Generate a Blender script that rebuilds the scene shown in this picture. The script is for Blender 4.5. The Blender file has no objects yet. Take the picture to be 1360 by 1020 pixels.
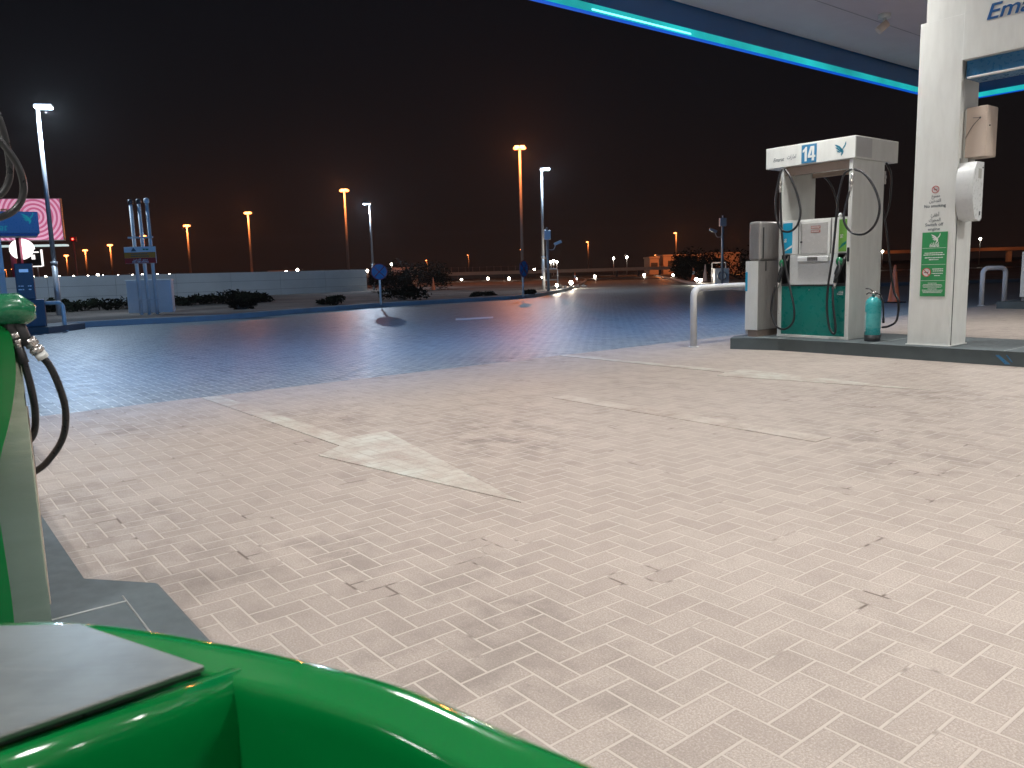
import bpy, bmesh, math, random
from mathutils import Vector, Matrix
random.seed(7)
R = math.radians
sc = bpy.context.scene
COL = sc.collection

# ------------------------------------------------------------------ camera
F = 1045.0; H = 1.1; HOR = 150.0
ROLL = math.atan(.028); PITCH = math.atan(HOR / F)
f_ = Vector((0, math.cos(PITCH), -math.sin(PITCH)))
r0 = Vector((1, 0, 0)); u0 = r0.cross(f_)
r_ = r0 * math.cos(ROLL) - u0 * math.sin(ROLL)
u_ = u0 * math.cos(ROLL) + r0 * math.sin(ROLL)
CP = Vector((0, 0, H))
cam = bpy.data.cameras.new('camera'); camo = bpy.data.objects.new('camera', cam); COL.objects.link(camo)
M = Matrix((r_, u_, -f_)).transposed().to_4x4(); M.translation = CP
camo.matrix_world = M
cam.sensor_width = 36; cam.lens = F / 1360 * 36; cam.clip_end = 5000; cam.clip_start = .02
cam.dof.use_dof = True; cam.dof.focus_distance = 9.5; cam.dof.aperture_fstop = 11
sc.camera = camo

TH = R(-52)
UX = Vector((math.cos(TH), math.sin(TH), 0)); VX = Vector((-math.sin(TH), math.cos(TH), 0)); ZX = Vector((0, 0, 1))
def S(u, v, z=0): return UX * u + VX * v + ZX * z
def ray(px, py): return f_ + r_ * ((px - 680) / F) - u_ * ((py - 510) / F)
def g(px, py, z=0):                     # point of the level z under a place in the view
    d = ray(px, py); return CP + d * ((z - H) / d.z)
def dep(px, py, y):
    d = ray(px, py); return CP + d * (y / d.y)
def pl(px, py, O, ax, val):             # local station coordinates on a plane of a thing at O
    d = ray(px, py); n = (UX, VX, ZX)[ax]
    p = CP + d * ((val + n.dot(O) - n.dot(CP)) / n.dot(d)) - O
    return Vector((p.dot(UX), p.dot(VX), p.z))

# ------------------------------------------------------------------ materials
def sr(r, g, b):
    c = lambda v: (v / 255 / 12.92) if v <= 10 else ((v / 255 + .055) / 1.055) ** 2.4
    return (c(r), c(g), c(b), 1)
class NT:
    def __init__(s, name):
        s.m = bpy.data.materials.new(name); s.m.use_nodes = True
        s.t = s.m.node_tree; s.n = s.t.nodes; s.b = s.n['Principled BSDF']; s.o = s.n['Material Output']
    def node(s, t, **k):
        n = s.n.new(t)
        for a, v in k.items(): setattr(n, a, v)
        return n
    def link(s, a, b): s.t.links.new(a, b)
    def put(s, v, sock):
        if isinstance(v, bpy.types.NodeSocket): s.link(v, sock)
        else: sock.default_value = v
    def math(s, op, a, b=0.0, c=0.0):
        n = s.node('ShaderNodeMath', operation=op)
        s.put(a, n.inputs[0]); s.put(b, n.inputs[1]); s.put(c, n.inputs[2]); return n.outputs[0]
    def mix(s, f, a, b, mode='MIX'):
        n = s.node('ShaderNodeMix', data_type='RGBA', blend_type=mode)
        s.put(f, n.inputs[0]); s.put(a, n.inputs[6]); s.put(b, n.inputs[7]); return n.outputs[2]
    def coord(s, which='Object', rot=0, scale=1):
        tc = s.node('ShaderNodeTexCoord'); mp = s.node('ShaderNodeMapping')
        s.link(tc.outputs[which], mp.inputs[0]); mp.inputs['Rotation'].default_value = (0, 0, rot)
        mp.inputs['Scale'].default_value = (scale,) * 3 if not isinstance(scale, tuple) else scale
        return mp.outputs[0]
    def noise(s, vec, scale, detail=4, rough=.55):
        n = s.node('ShaderNodeTexNoise'); s.link(vec, n.inputs['Vector'])
        n.inputs['Scale'].default_value = scale; n.inputs['Detail'].default_value = detail; n.inputs['Roughness'].default_value = rough
        return n.outputs['Fac']
    def ramp(s, v, lo, hi, a=0.0, b=1.0):
        n = s.node('ShaderNodeMapRange'); n.clamp = True
        s.put(v, n.inputs[0]); n.inputs[1].default_value = lo; n.inputs[2].default_value = hi
        n.inputs[3].default_value = a; n.inputs[4].default_value = b; return n.outputs[0]
    def bump(s, h, strength, dist):
        n = s.node('ShaderNodeBump'); n.inputs['Strength'].default_value = strength; n.inputs['Distance'].default_value = dist
        s.link(h, n.inputs['Height']); s.link(n.outputs[0], s.b.inputs['Normal'])

MATS = {}
def plain(name, col, rough=.5, metal=0.0, dirt=.25, scale=3.0, coat=0.0, spec=.5, streak=False):
    """painted / metal / plastic surface with grime and uneven gloss"""
    if name in MATS: return MATS[name]
    t = NT(name); v = t.coord('Object', 0, (1, 1, .25) if streak else 1)
    n = t.noise(v, scale * (4 if streak else 1), 6, .6); n2 = t.noise(v, scale * 9, 3)
    k = t.ramp(n, .35, .75); k = t.math('MULTIPLY', k, dirt)
    dark = (col[0] * .45 , col[1] * .43, col[2] * .40, 1)
    t.link(t.mix(k, col, dark), t.b.inputs['Base Color'])
    t.link(t.ramp(n2, .3, .7, max(.03, rough - .08), min(1, rough + .1)), t.b.inputs['Roughness'])
    t.b.inputs['Metallic'].default_value = metal; t.b.inputs['Coat Weight'].default_value = coat
    t.b.inputs['Coat Roughness'].default_value = .06
    t.b.inputs['Specular IOR Level'].default_value = spec
    MATS[name] = t.m; return t.m
def glow(name, col, strength):
    if name in MATS: return MATS[name]
    t = NT(name); t.b.inputs['Base Color'].default_value = (col[0] * .5, col[1] * .5, col[2] * .5, 1)
    t.b.inputs['Emission Color'].default_value = col; t.b.inputs['Emission Strength'].default_value = strength
    MATS[name] = t.m; return t.m

BW = .092     # width of one paving block, twice as long
def paver(name, ca, cb, joint, jdark, rough, w=BW, paint=None, stain=0.0, jw=.05, stain_col=(.12, .10, .09, 1), wear=(.42, .6), slick=False):
    t = NT(name); v = t.coord('Object', -TH, 1)
    wob = t.node('ShaderNodeTexNoise'); t.link(v, wob.inputs['Vector']); wob.inputs['Scale'].default_value = 1.3
    sub = t.node('ShaderNodeVectorMath', operation='MULTIPLY_ADD')
    t.link(wob.outputs['Color'], sub.inputs[0]); sub.inputs[1].default_value = (.02, .02, 0); t.link(v, sub.inputs[2])
    dv = t.node('ShaderNodeVectorMath', operation='SCALE'); t.link(sub.outputs[0], dv.inputs[0]); dv.inputs['Scale'].default_value = 1 / w
    sp = t.node('ShaderNodeSeparateXYZ'); t.link(dv.outputs[0], sp.inputs[0])
    x = t.math('ADD', sp.outputs[0], 4000); y = t.math('ADD', sp.outputs[1], 4000)
    i = t.math('FLOOR', x); j = t.math('FLOOR', y); fx = t.math('FRACT', x); fy = t.math('FRACT', y)
    k = t.math('MODULO', t.math('ADD', i, j), 4)
    vert = t.math('GREATER_THAN', k, 1.5)                 # k 2,3: block standing along y
    half = t.math('MODULO', k, 2); half = t.math('GREATER_THAN', half, .5)
    lerp = lambda a, b: t.math('ADD', a, t.math('MULTIPLY', t.math('SUBTRACT', b, a), vert))
    uu = t.math('ADD', lerp(fx, fy), half); vv = lerp(fy, fx)
    e = t.math('MINIMUM', t.math('MINIMUM', uu, t.math('SUBTRACT', 2.0, uu)), t.math('MINIMUM', vv, t.math('SUBTRACT', 1.0, vv)))
    bi = t.math('SUBTRACT', i, t.math('MULTIPLY', half, t.math('SUBTRACT', 1.0, vert)))
    bj = t.math('SUBTRACT', j, t.math('MULTIPLY', half, vert))
    cb_ = t.node('ShaderNodeCombineXYZ'); t.link(bi, cb_.inputs[0]); t.link(bj, cb_.inputs[1])
    wn = t.node('ShaderNodeTexWhiteNoise', noise_dimensions='2D'); t.link(cb_.outputs[0], wn.inputs['Vector'])
    big = t.noise(v, .55, 5, .6); mid = t.noise(v, 5, 5, .65); fine = t.noise(v, 170, 3, .85)
    col = t.mix(t.math('MULTIPLY', wn.outputs['Value'], .8), ca, cb)
    col = t.mix(t.ramp(fine, .42, .60, 0, .62), col, (ca[0] * .48, ca[1] * .45, ca[2] * .43, 1))
    col = t.mix(t.ramp(fine, .44, .32, 0, .55), col, (min(1, ca[0] * 1.5), min(1, ca[1] * 1.5), min(1, ca[2] * 1.5), 1))
    col = t.mix(t.ramp(mid, .45, .75, 0, .30), col, (cb[0] * .62, cb[1] * .62, cb[2] * .62, 1))
    if stain:
        soft = t.noise(v, .32, 3, .5); col = t.mix(t.ramp(soft, .46, .66, 0, .28), col, (ca[0] * .6, ca[1] * .57, ca[2] * .55, 1))
        st = t.math('MULTIPLY', t.ramp(big, .5, .66), t.ramp(mid, .42, .62)); col = t.mix(t.math('MULTIPLY', st, stain), col, stain_col)
        sp2 = t.noise(v, 14, 2, .5); s2 = t.ramp(sp2, .72, .80); col = t.mix(t.math('MULTIPLY', s2, stain * 1.1), col, stain_col)
    # joints: pale sand, in places washed out and dark
    jm = t.ramp(e, jw * .55, jw, 1, 0)
    dk = t.ramp(t.noise(v, 3.5, 3, .6), .61, .68)
    jc = t.mix(dk, joint, jdark)
    if paint:
        pm = t.ramp(t.math('ADD', t.math('MULTIPLY', mid, .6), t.math('MULTIPLY', t.noise(v, 1.6, 3), .4)), wear[0], wear[1], 1, 0)
        col = t.mix(t.math('MULTIPLY', pm, .72), col, paint); jc = t.mix(t.math('MULTIPLY', pm, .12), jc, paint)
    col = t.mix(jm, col, jc)
    # narrow dark line beside the joint, along the block's edge
    ln = t.math('MULTIPLY', t.ramp(e, jw * 1.25, jw, 0, 1), t.ramp(e, jw * .85, jw, 0, 1))
    col = t.mix(t.math('MULTIPLY', ln, .6), col, jdark)
    t.link(col, t.b.inputs['Base Color'])
    rg = t.ramp(mid, .3, .7, rough - .07, rough + .1)
    t.link(rg, t.b.inputs['Roughness']); t.b.inputs['Specular IOR Level'].default_value = .32 if slick else .4
    hgt = t.math('ADD', t.ramp(e, 0, jw * 1.6), t.math('MULTIPLY', fine, .22))
    hgt = t.math('ADD', hgt, t.math('MULTIPLY', wn.outputs['Value'], .15))
    t.bump(hgt, .25 if slick else .45, .004)
    return t.m

WHITE = plain('white_panel', (.78, .80, .77, 1), .38, dirt=.22, scale=2.5, streak=True)
WHITE2 = plain('white_bright_panel', (.74, .77, .77, 1), .3, dirt=.12, scale=3)
GREYM = plain('brushed_grey_metal', (.40, .385, .37, 1), .38, .55, dirt=.35, scale=4, streak=True)
TEAL = plain('teal_panel', (.006, .19, .16, 1), .3, dirt=.12, scale=1.2)
BLACK = plain('black_rubber', (.018, .018, .02, 1), .32, dirt=.1, scale=20)
DARK = plain('dark_plastic', (.03, .032, .035, 1), .45, dirt=.2, scale=10)
STEEL = plain('steel_fitting', (.62, .6, .58, 1), .28, .9, dirt=.3, scale=20)
GREENP = plain('glossy_green_plastic', (.001, .155, .032, 1), .09, dirt=.08, scale=3, coat=.5)
GREENN = plain('green_nozzle_cover', (.01, .16, .07, 1), .25, dirt=.25, scale=12, coat=.4)
KERBM = plain('dark_kerb_paint', (.10, .125, .135, 1), .62, dirt=.45, scale=2.2, spec=.25)
KERBC = plain('concrete_kerb', (.33, .34, .35, 1), .6, dirt=.45, scale=1.5)
BEIGE = plain('beige_enamel', (.66, .55, .46, 1), .4, dirt=.12, scale=3)
GALV = plain('galvanised_pole', (.45, .46, .48, 1), .4, .4, dirt=.25, scale=2)
POLEW = plain('painted_pipe', (.74, .74, .72, 1), .55, dirt=.25, scale=5)
TURQ = plain('turquoise_enamel', (.05, .42, .44, 1), .28, dirt=.2, scale=6)
BLUE14 = plain('blue_sticker', (.045, .22, .42, 1), .35, dirt=.05)
CYANS = plain('cyan_sticker', (.02, .35, .58, 1), .35, dirt=.05)
LIME = plain('lime_sticker', (.18, .42, .08, 1), .35, dirt=.05)
GREENS = plain('green_sign_sheet', (.035, .29, .10, 1), .4, dirt=.08)
INKW = plain('white_ink', (.8, .82, .8, 1), .4, dirt=.02)
INKB = plain('blue_ink', (.012, .10, .30, 1), .35, dirt=.02)
INKG = plain('grey_ink', (.10, .13, .15, 1), .4, dirt=.02)
RED = plain('red_ink', (.5, .035, .03, 1), .4, dirt=.02)
ORANGE = plain('orange_sheet', (.70, .26, .03, 1), .5, dirt=.1)
CONE = plain('cone_orange', (.75, .17, .06, 1), .45, dirt=.25, scale=4)
BLUEH = plain('blue_enamel', (.03, .17, .36, 1), .3, dirt=.15)
BLUED = plain('dark_blue_gloss', (.018, .10, .30, 1), .14, dirt=.1, coat=.3)
CEIL = plain('ceiling_metal', (.56, .50, .54, 1), .4, dirt=.12, scale=.3)
WALLM = plain('wall_render', (.68, .69, .67, 1), .75, dirt=.35, scale=.5)
BUILD = plain('building_render', (.45, .36, .30, 1), .8, dirt=.3, scale=.2)

def sandm():
    t = NT('sandy_earth'); v = t.coord('Object')
    a = t.noise(v, .35, 6, .65); b = t.noise(v, 6, 5, .7)
    c = t.mix(t.ramp(a, .35, .65), (.04, .034, .030, 1), (.15, .125, .105, 1))
    c = t.mix(t.ramp(b, .5, .7, 0, .6), c, (.05, .043, .038, 1))
    t.link(c, t.b.inputs['Base Color']); t.b.inputs['Roughness'].default_value = .95
    t.bump(t.math('ADD', t.math('MULTIPLY', a, 3), b), .8, .08); return t.m
SAND = sandm()
def asphaltm():
    t = NT('asphalt'); v = t.coord('Object'); a = t.noise(v, .25, 5); b = t.noise(v, 90, 2, .7)
    c = t.mix(t.ramp(a, .35, .65), (.045, .047, .052, 1), (.07, .07, .075, 1)); t.link(c, t.b.inputs['Base Color'])
    t.link(t.ramp(a, .3, .7, .30, .48), t.b.inputs['Roughness']); t.bump(b, .3, .006); return t.m
ASPH = asphaltm()
def leafm():
    t = NT('dark_foliage'); v = t.coord('Object'); a = t.noise(v, 3, 3)
    t.link(t.mix(a, (.004, .006, .003, 1), (.011, .014, .007, 1)), t.b.inputs['Base Color']); t.b.inputs['Roughness'].default_value = .8; t.b.inputs['Specular IOR Level'].default_value = .05
    return t.m
LEAF = leafm(); BARK = plain('bark', (.07, .05, .035, 1), .9, dirt=.4)
PAV = paver('herringbone_pavers_beige', (.485, .425, .38, 1), (.39, .335, .30, 1), (.51, .455, .405, 1), (.14, .11, .09, 1), .6, stain=.45, jw=.056)
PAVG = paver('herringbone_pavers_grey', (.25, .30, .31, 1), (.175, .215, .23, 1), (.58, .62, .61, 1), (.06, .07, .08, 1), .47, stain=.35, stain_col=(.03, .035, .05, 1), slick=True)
PAINT = paver('worn_white_road_paint', (.50, .42, .37, 1), (.40, .33, .29, 1), (.40, .36, .31, 1), (.16, .15, .13, 1), .5, paint=(.56, .60, .54, 1), jw=.06, wear=(.39, .60))
FAINT = paver('faded_white_road_paint', (.47, .40, .35, 1), (.385, .325, .285, 1), (.55, .49, .43, 1), (.20, .18, .16, 1), .55, paint=(.54, .51, .46, 1), jw=.045, wear=(.36, .58))
STEELP = None
def brushed():
    t = NT('brushed_stainless'); v = t.coord('Object', R(40), (3, 90, 3)); a = t.noise(v, 6, 4)
    v2 = t.coord('Object'); c = t.noise(v2, 9, 4)
    t.link(t.mix(t.ramp(c, .4, .7), (.36, .385, .375, 1), (.25, .265, .26, 1)), t.b.inputs['Base Color']); t.b.inputs['Metallic'].default_value = .85
    t.link(t.ramp(a, .3, .7, .30, .46), t.b.inputs['Roughness']); t.bump(a, .08, .001); return t.m
STEELP = brushed()
def satin():
    t = NT('satin_steel_panel'); v = t.coord('Object', 0, (1, 1, 6)); a = t.noise(v, 4, 5)
    t.link(t.mix(t.ramp(a, .35, .7), (.50, .60, .50, 1), (.42, .52, .43, 1)), t.b.inputs['Base Color'])
    t.b.inputs['Metallic'].default_value = .8; t.link(t.ramp(a, .3, .7, .10, .2), t.b.inputs['Roughness']); t.bump(a, .15, .004); return t.m
SATIN = satin()

# ------------------------------------------------------------------ mesh helpers
class MB:
    def __init__(s): s.b = bmesh.new()
    def box(s, x0, x1, y0, y1, z0, z1, bev=0.0, seg=2):
        vs = [s.b.verts.new((x, y, z)) for z in (z0, z1) for (x, y) in ((x0, y0), (x1, y0), (x1, y1), (x0, y1))]
        fs = [s.b.faces.new([vs[i] for i in q]) for q in ((3, 2, 1, 0), (4, 5, 6, 7), (0, 1, 5, 4), (1, 2, 6, 5), (2, 3, 7, 6), (3, 0, 4, 7))]
        if bev:
            es = list({e for f in fs for e in f.edges})
            bmesh.ops.bevel(s.b, geom=es, offset=bev, segments=seg, affect='EDGES', profile=.5)
        return s
    def poly(s, pts):                       # flat n-gon
        s.b.faces.new([s.b.verts.new(p) for p in pts]); return s
    def prism(s, pts, d, bev=0.0):          # polygon of 3-D points pushed along vector d
        d = Vector(d); a = [s.b.verts.new(p) for p in pts]; c = [s.b.verts.new(Vector(p) + d) for p in pts]
        n = len(pts); f = [s.b.faces.new(a[::-1]), s.b.faces.new(c)]
        f += [s.b.faces.new((a[i], a[(i + 1) % n], c[(i + 1) % n], c[i])) for i in range(n)]
        if bev: bmesh.ops.bevel(s.b, geom=list({e for q in f for e in q.edges}), offset=bev, segments=2, affect='EDGES', profile=.5)
        return s
    def tube(s, pts, r, n=10, closed=False, caps=True):
        pts = [Vector(p) for p in pts]; rings = []; m = len(pts); up = None
        rr = r if isinstance(r, (list, tuple)) else [r] * m
        for i, p in enumerate(pts):
            a = pts[(i - 1) % m] if (closed or i > 0) else p; c = pts[(i + 1) % m] if (closed or i < m - 1) else p
            t = (c - a).normalized()
            if up is None: up = Vector((0, 0, 1)) if abs(t.z) < .9 else Vector((1, 0, 0))
            x = t.cross(up)
            if x.length < 1e-4: x = t.orthogonal()
            x.normalize(); y = x.cross(t).normalized(); up = y
            rings.append([s.b.verts.new(p + (x * math.cos(2 * math.pi * k / n) + y * math.sin(2 * math.pi * k / n)) * rr[i]) for k in range(n)])
        for i in range(m if closed else m - 1):
            A = rings[i]; B = rings[(i + 1) % m]
            for k in range(n): s.b.faces.new((A[k], A[(k + 1) % n], B[(k + 1) % n], B[k])).smooth = True
        if caps and not closed: s.b.faces.new(rings[0][::-1]); s.b.faces.new(rings[-1])
        return s
    def cyl(s, p, q, r, n=14, r2=None): return s.tube([p, q], [r, r if r2 is None else r2], n)
    def lathe(s, prof, c=(0, 0, 0), n=20, sx=1.0):
        c = Vector(c); rings = []
        for (r, z) in prof: rings.append([s.b.verts.new(c + Vector((r * math.cos(2 * math.pi * k / n) * sx, r * math.sin(2 * math.pi * k / n), z))) for k in range(n)])
        for A, B in zip(rings, rings[1:]):
            for k in range(n): s.b.faces.new((A[k], A[(k + 1) % n], B[(k + 1) % n], B[k])).smooth = True
        s.b.faces.new(rings[0][::-1]); s.b.faces.new(rings[-1]); return s
    def ball(s, c, rx, ry, rz, n=12):
        ret = bmesh.ops.create_uvsphere(s.b, u_segments=n, v_segments=max(6, n * 2 // 3), radius=1, matrix=Matrix.Translation(c) @ Matrix.Diagonal((rx, ry, rz, 1)))
        for v in ret['verts']:
            for f in v.link_faces: f.smooth = True
        return s
    def rot(s, ang, axis='Z', c=(0, 0, 0)):
        bmesh.ops.rotate(s.b, verts=s.b.verts, cent=c, matrix=Matrix.Rotation(ang, 3, axis)); return s
    def build(s, name, mat, parent=None, loc=None, rz=0):
        bmesh.ops.recalc_face_normals(s.b, faces=s.b.faces)
        me = bpy.data.meshes.new(name); s.b.to_mesh(me); s.b.free()
        me.materials.append(mat); o = bpy.data.objects.new(name, me); COL.objects.link(o)
        if parent: o.parent = parent
        if loc is not None: o.location = loc
        o.rotation_euler.z = rz
        return o
def smooth(pts, k=6):                       # Catmull-Rom
    P = [Vector(p) for p in pts]; P = [P[0] * 2 - P[1]] + P + [P[-1] * 2 - P[-2]]; out = []
    for i in range(1, len(P) - 2):
        for j in range(k):
            t = j / k; a, b, c, d = P[i - 1:i + 3]
            out.append(.5 * ((2 * b) + (c - a) * t + (2 * a - 5 * b + 4 * c - d) * t * t + (3 * b - a - 3 * c + d) * t ** 3))
    out.append(P[-2]); return out
def smoothc(pts, k=6):
    P = [Vector(p) for p in pts]; n = len(P); out = []
    for i in range(n):
        for j in range(k):
            t = j / k; a, b, c, d = (P[(i + q) % n] for q in (-1, 0, 1, 2))
            out.append(.5 * ((2 * b) + (c - a) * t + (2 * a - 5 * b + 4 * c - d) * t * t + (3 * b - a - 3 * c + d) * t ** 3))
    return out
def tag(o, label=None, cat=None, group=None, kind=None):
    if label: o['label'] = label
    if cat: o['category'] = cat
    if group: o['group'] = group
    if kind: o['kind'] = kind
    return o
def thing(name, label, cat, loc=(0, 0, 0), rz=0, group=None):
    o = bpy.data.objects.new(name, None); COL.objects.link(o); o.location = loc; o.rotation_euler.z = rz; o.empty_display_size = .2
    return tag(o, label, cat, group)
def children(o): return [c for c in bpy.data.objects if c.parent == o]
def dup(o, loc=None, rz=None, label=None, parent=None):
    c = o.copy(); COL.objects.link(c)
    if parent: c.parent = parent
    if loc is not None: c.location = loc
    if rz is not None: c.rotation_euler.z = rz
    if label: c['label'] = label
    for ch in children(o): dup(ch, parent=c)
    return c

AR = {'ا': (0xFE8D, 2), 'أ': (0xFE83, 2), 'إ': (0xFE87, 2), 'ب': (0xFE8F, 4), 'ت': (0xFE95, 4), 'ج': (0xFE9D, 4), 'ح': (0xFEA1, 4), 'خ': (0xFEA5, 4), 'د': (0xFEA9, 2),
      'ر': (0xFEAD, 2), 'ط': (0xFEC1, 4), 'ع': (0xFEC9, 4), 'ف': (0xFED1, 4), 'ك': (0xFED9, 4), 'ل': (0xFEDD, 4), 'م': (0xFEE1, 4), 'ن': (0xFEE5, 4),
      'و': (0xFEED, 2), 'ي': (0xFEF1, 4), 'ئ': (0xFE89, 4)}
def arab(s):
    out = []
    for i, c in enumerate(s):
        if c not in AR: out.append(c); continue
        base, n = AR[c]; prev = i > 0 and s[i - 1] in AR and AR[s[i - 1]][1] == 4; nxt = n == 4 and i < len(s) - 1 and s[i + 1] in AR
        out.append(chr(base + (3 if prev and nxt else 1 if prev else 2 if nxt else 0)))
    return ''.join(out[::-1])
def text(s, mat, parent, pos, size, face='front', width=None, bold=0.0, shear=0.0, name='lettering', align='CENTER', ext=.0008, roll=0):
    """lettering as thin mesh; face 'front' looks along -Y, 'side' along +X"""
    cu = bpy.data.curves.new('t', 'FONT'); cu.body = s; cu.size = 1; cu.align_x = align; cu.align_y = 'CENTER'; cu.offset = bold; cu.shear = shear
    cu.extrude = ext / size; cu.resolution_u = 3
    ob = bpy.data.objects.new('t', cu); COL.objects.link(ob)
    dg = bpy.context.evaluated_depsgraph_get(); dg.update()
    me = bpy.data.meshes.new_from_object(ob.evaluated_get(dg)); bpy.data.objects.remove(ob); bpy.data.curves.remove(cu)
    sx = size
    if width and len(me.vertices):
        w = max(v.co.x for v in me.vertices) - min(v.co.x for v in me.vertices); sx = width / max(w, 1e-4)
    Mx = Matrix.Rotation(R(90), 4, 'X')
    if face == 'side': Mx = Matrix.Rotation(R(90), 4, 'Z') @ Mx
    me.transform(Matrix.Translation(pos) @ Mx @ Matrix.Rotation(roll, 4, 'Z') @ Matrix.Diagonal((sx, size, size, 1)))
    me.name = name; me.materials.clear(); me.materials.append(mat)
    o = bpy.data.objects.new(name, me); COL.objects.link(o); o.parent = parent; return o
BIRD = [[(0, 95), (20, 90), (45, 77), (62, 60), (70, 42), (60, 36), (50, 50), (33, 66), (14, 80)], [(5, 70), (24, 69), (40, 57), (50, 43), (44, 38), (34, 48), (20, 60)],
        [(15, 46), (34, 43), (49, 32), (44, 26), (30, 35)], [(97, 110), (100, 92), (92, 70), (78, 55), (69, 42), (63, 47), (73, 66), (86, 82), (91, 98)],
        [(52, 58), (68, 50), (79, 36), (73, 15), (60, 0), (57, 12), (62, 25), (50, 33), (43, 44)]]
def bird(mat, parent, x, y, z, w, name='bird_emblem', flip=False):
    m = MB()
    for q in BIRD: m.prism([(x + ((100 - a if flip else a) - 50) / 100 * w, y, z + (b - 55) / 100 * w) for a, b in q], (0, -.0015, 0))
    return m.build(name, mat, parent)
def bars(parent, rows, mat, y, name='small_print'):
    rnd = random.Random(3)
    for (xc, z, w, h) in rows:
        m = MB(); x = xc - w / 2
        while x < xc + w / 2 - h:
            l = h * rnd.uniform(.8, 2.6); l = min(l, xc + w / 2 - x); m.box(x, x + l, y - .001, y + .001, z - h / 2 * rnd.uniform(.6, 1), z + h / 2 * rnd.uniform(.6, 1)); x += l + h * .35
        m.build(name, mat, parent)
def ring(m, x, y, z, r, th, n=28):          # flat ring facing -Y
    m.tube([(x + math.cos(2 * math.pi * k / n) * r, y, z + math.sin(2 * math.pi * k / n) * r) for k in range(n)], th, 6, closed=True)
def nosmoke(parent, x, y, z, r, white=False):
    if white: m = MB(); m.prism([(x + math.cos(k * .2618) * r, y + .0018, z + math.sin(k * .2618) * r) for k in range(24)], (0, -.001, 0)); m.build('sign_disc', INKW, parent)
    m = MB(); ring(m, x, y, z, r, r * .1); m.tube([(x - r * .7, y, z + r * .7), (x + r * .7, y, z - r * .7)], r * .09, 6); m.build('ban_ring', RED, parent)
    m = MB(); m.box(x - r * .55, x + r * .5, y - .001, y + .001, z - r * .14, z + r * .08); m.tube(smooth([(x + r * .4, y, z + r * .12), (x + r * .55, y, z + r * .3), (x + r * .35, y, z + r * .5)]), r * .04, 5); m.build('cigarette_symbol', INKG, parent)

def lamp(name, loc, power, col, radius=.1, parent=None, spot=None):
    d = bpy.data.lights.new(name, 'SPOT' if spot else 'POINT'); d.energy = power; d.color = col; d.shadow_soft_size = radius
    if spot: d.spot_size = R(spot); d.spot_blend = .6
    o = bpy.data.objects.new(name, d); COL.objects.link(o); o.location = loc
    if parent: o.parent = parent
    return o
SRZ = TH
HAZE = .00025
# ------------------------------------------------------------------ ground
def sheet(name, pts, z, mat):
    m = MB(); m.poly([(p[0], p[1], z) for p in pts]); o = m.build(name, mat); tag(o, kind='structure'); return o
sheet('ground', [(-3000, -600), (3000, -600), (3000, 3500), (-3000, 3500)], -.012, SAND)
P2 = lambda u, v: S(u, v)[:2]
UB = -7.6
sheet('forecourt', [P2(UB, -25), P2(40, -25), P2(40, 45), P2(UB, 45)], 0, PAV)

# kerb of the far verge, read from left to right
kp = [(-160, 452), (-60, 444), (40, 440), (100, 435.5), (180, 431), (260, 427), (330, 422), (400, 416), (470, 410.5), (520, 407), (586, 403), (640, 400), (700, 396), (735, 390.5), (757, 385), (770, 380), (778, 374.5), (774, 370.5), (740, 368), (700, 366.8)]
K = smooth([g(*p) for p in kp], 4)
# right verge (behind the cones)
kq = [(868, 366.2), (880, 368.5), (905, 374.5), (925, 378.5), (960, 383), (1000, 386), (1100, 383), (1200, 379), (1400, 373)]
KQ = smooth([g(*p) for p in kq], 4)
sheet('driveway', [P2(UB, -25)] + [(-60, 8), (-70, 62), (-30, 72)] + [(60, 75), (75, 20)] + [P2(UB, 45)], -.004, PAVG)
def verge(name, line, back, label):
    m = MB(); pts = [Vector((p.x, p.y, 0)) for p in line]
    nrm = []
    for i, p in enumerate(pts):
        t = (pts[min(i + 1, len(pts) - 1)] - pts[max(i - 1, 0)]).normalized(); nrm.append(Vector((-t.y, t.x, 0)))
    prof = [(0, -.05), (0, .13), (.015, .145), (.15, .145), (.15, .05)]
    rings = [[m.b.verts.new(p + n * a + Vector((0, 0, z))) for a, z in prof] for p, n in zip(pts, nrm)]
    for A, B in zip(rings, rings[1:]):
        for k in range(len(prof) - 1): m.b.faces.new((A[k], B[k], B[k + 1], A[k + 1]))
    o = m.build('kerb', KERBC); tag(o, kind='structure')
    inner = [p + n * .14 for p, n in zip(pts, nrm)]
    # gridded so that the earth can undulate
    m = MB(); m.poly([(p.x, p.y, .125) for p in inner] + [(b[0], b[1], .125) for b in back]); bmesh.ops.triangulate(m.b, faces=m.b.faces)
    o = m.build(name, SAND); tag(o, kind='structure')
gp = lambda x, y: tuple(g(x, y)[:2])
verge('verge', K, [(-10, 75), (-75, 75), (-75, 12)], '')
verge('verge', KQ, [(95, 60), (60, 75), (20, 75)], '')
# road running past in the distance
m = MB(); m.poly([(-400, 78, -.006), (400, 78, -.006), (400, 96, -.006), (-400, 96, -.006)]); tag(m.build('road', ASPH), kind='structure')
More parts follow.
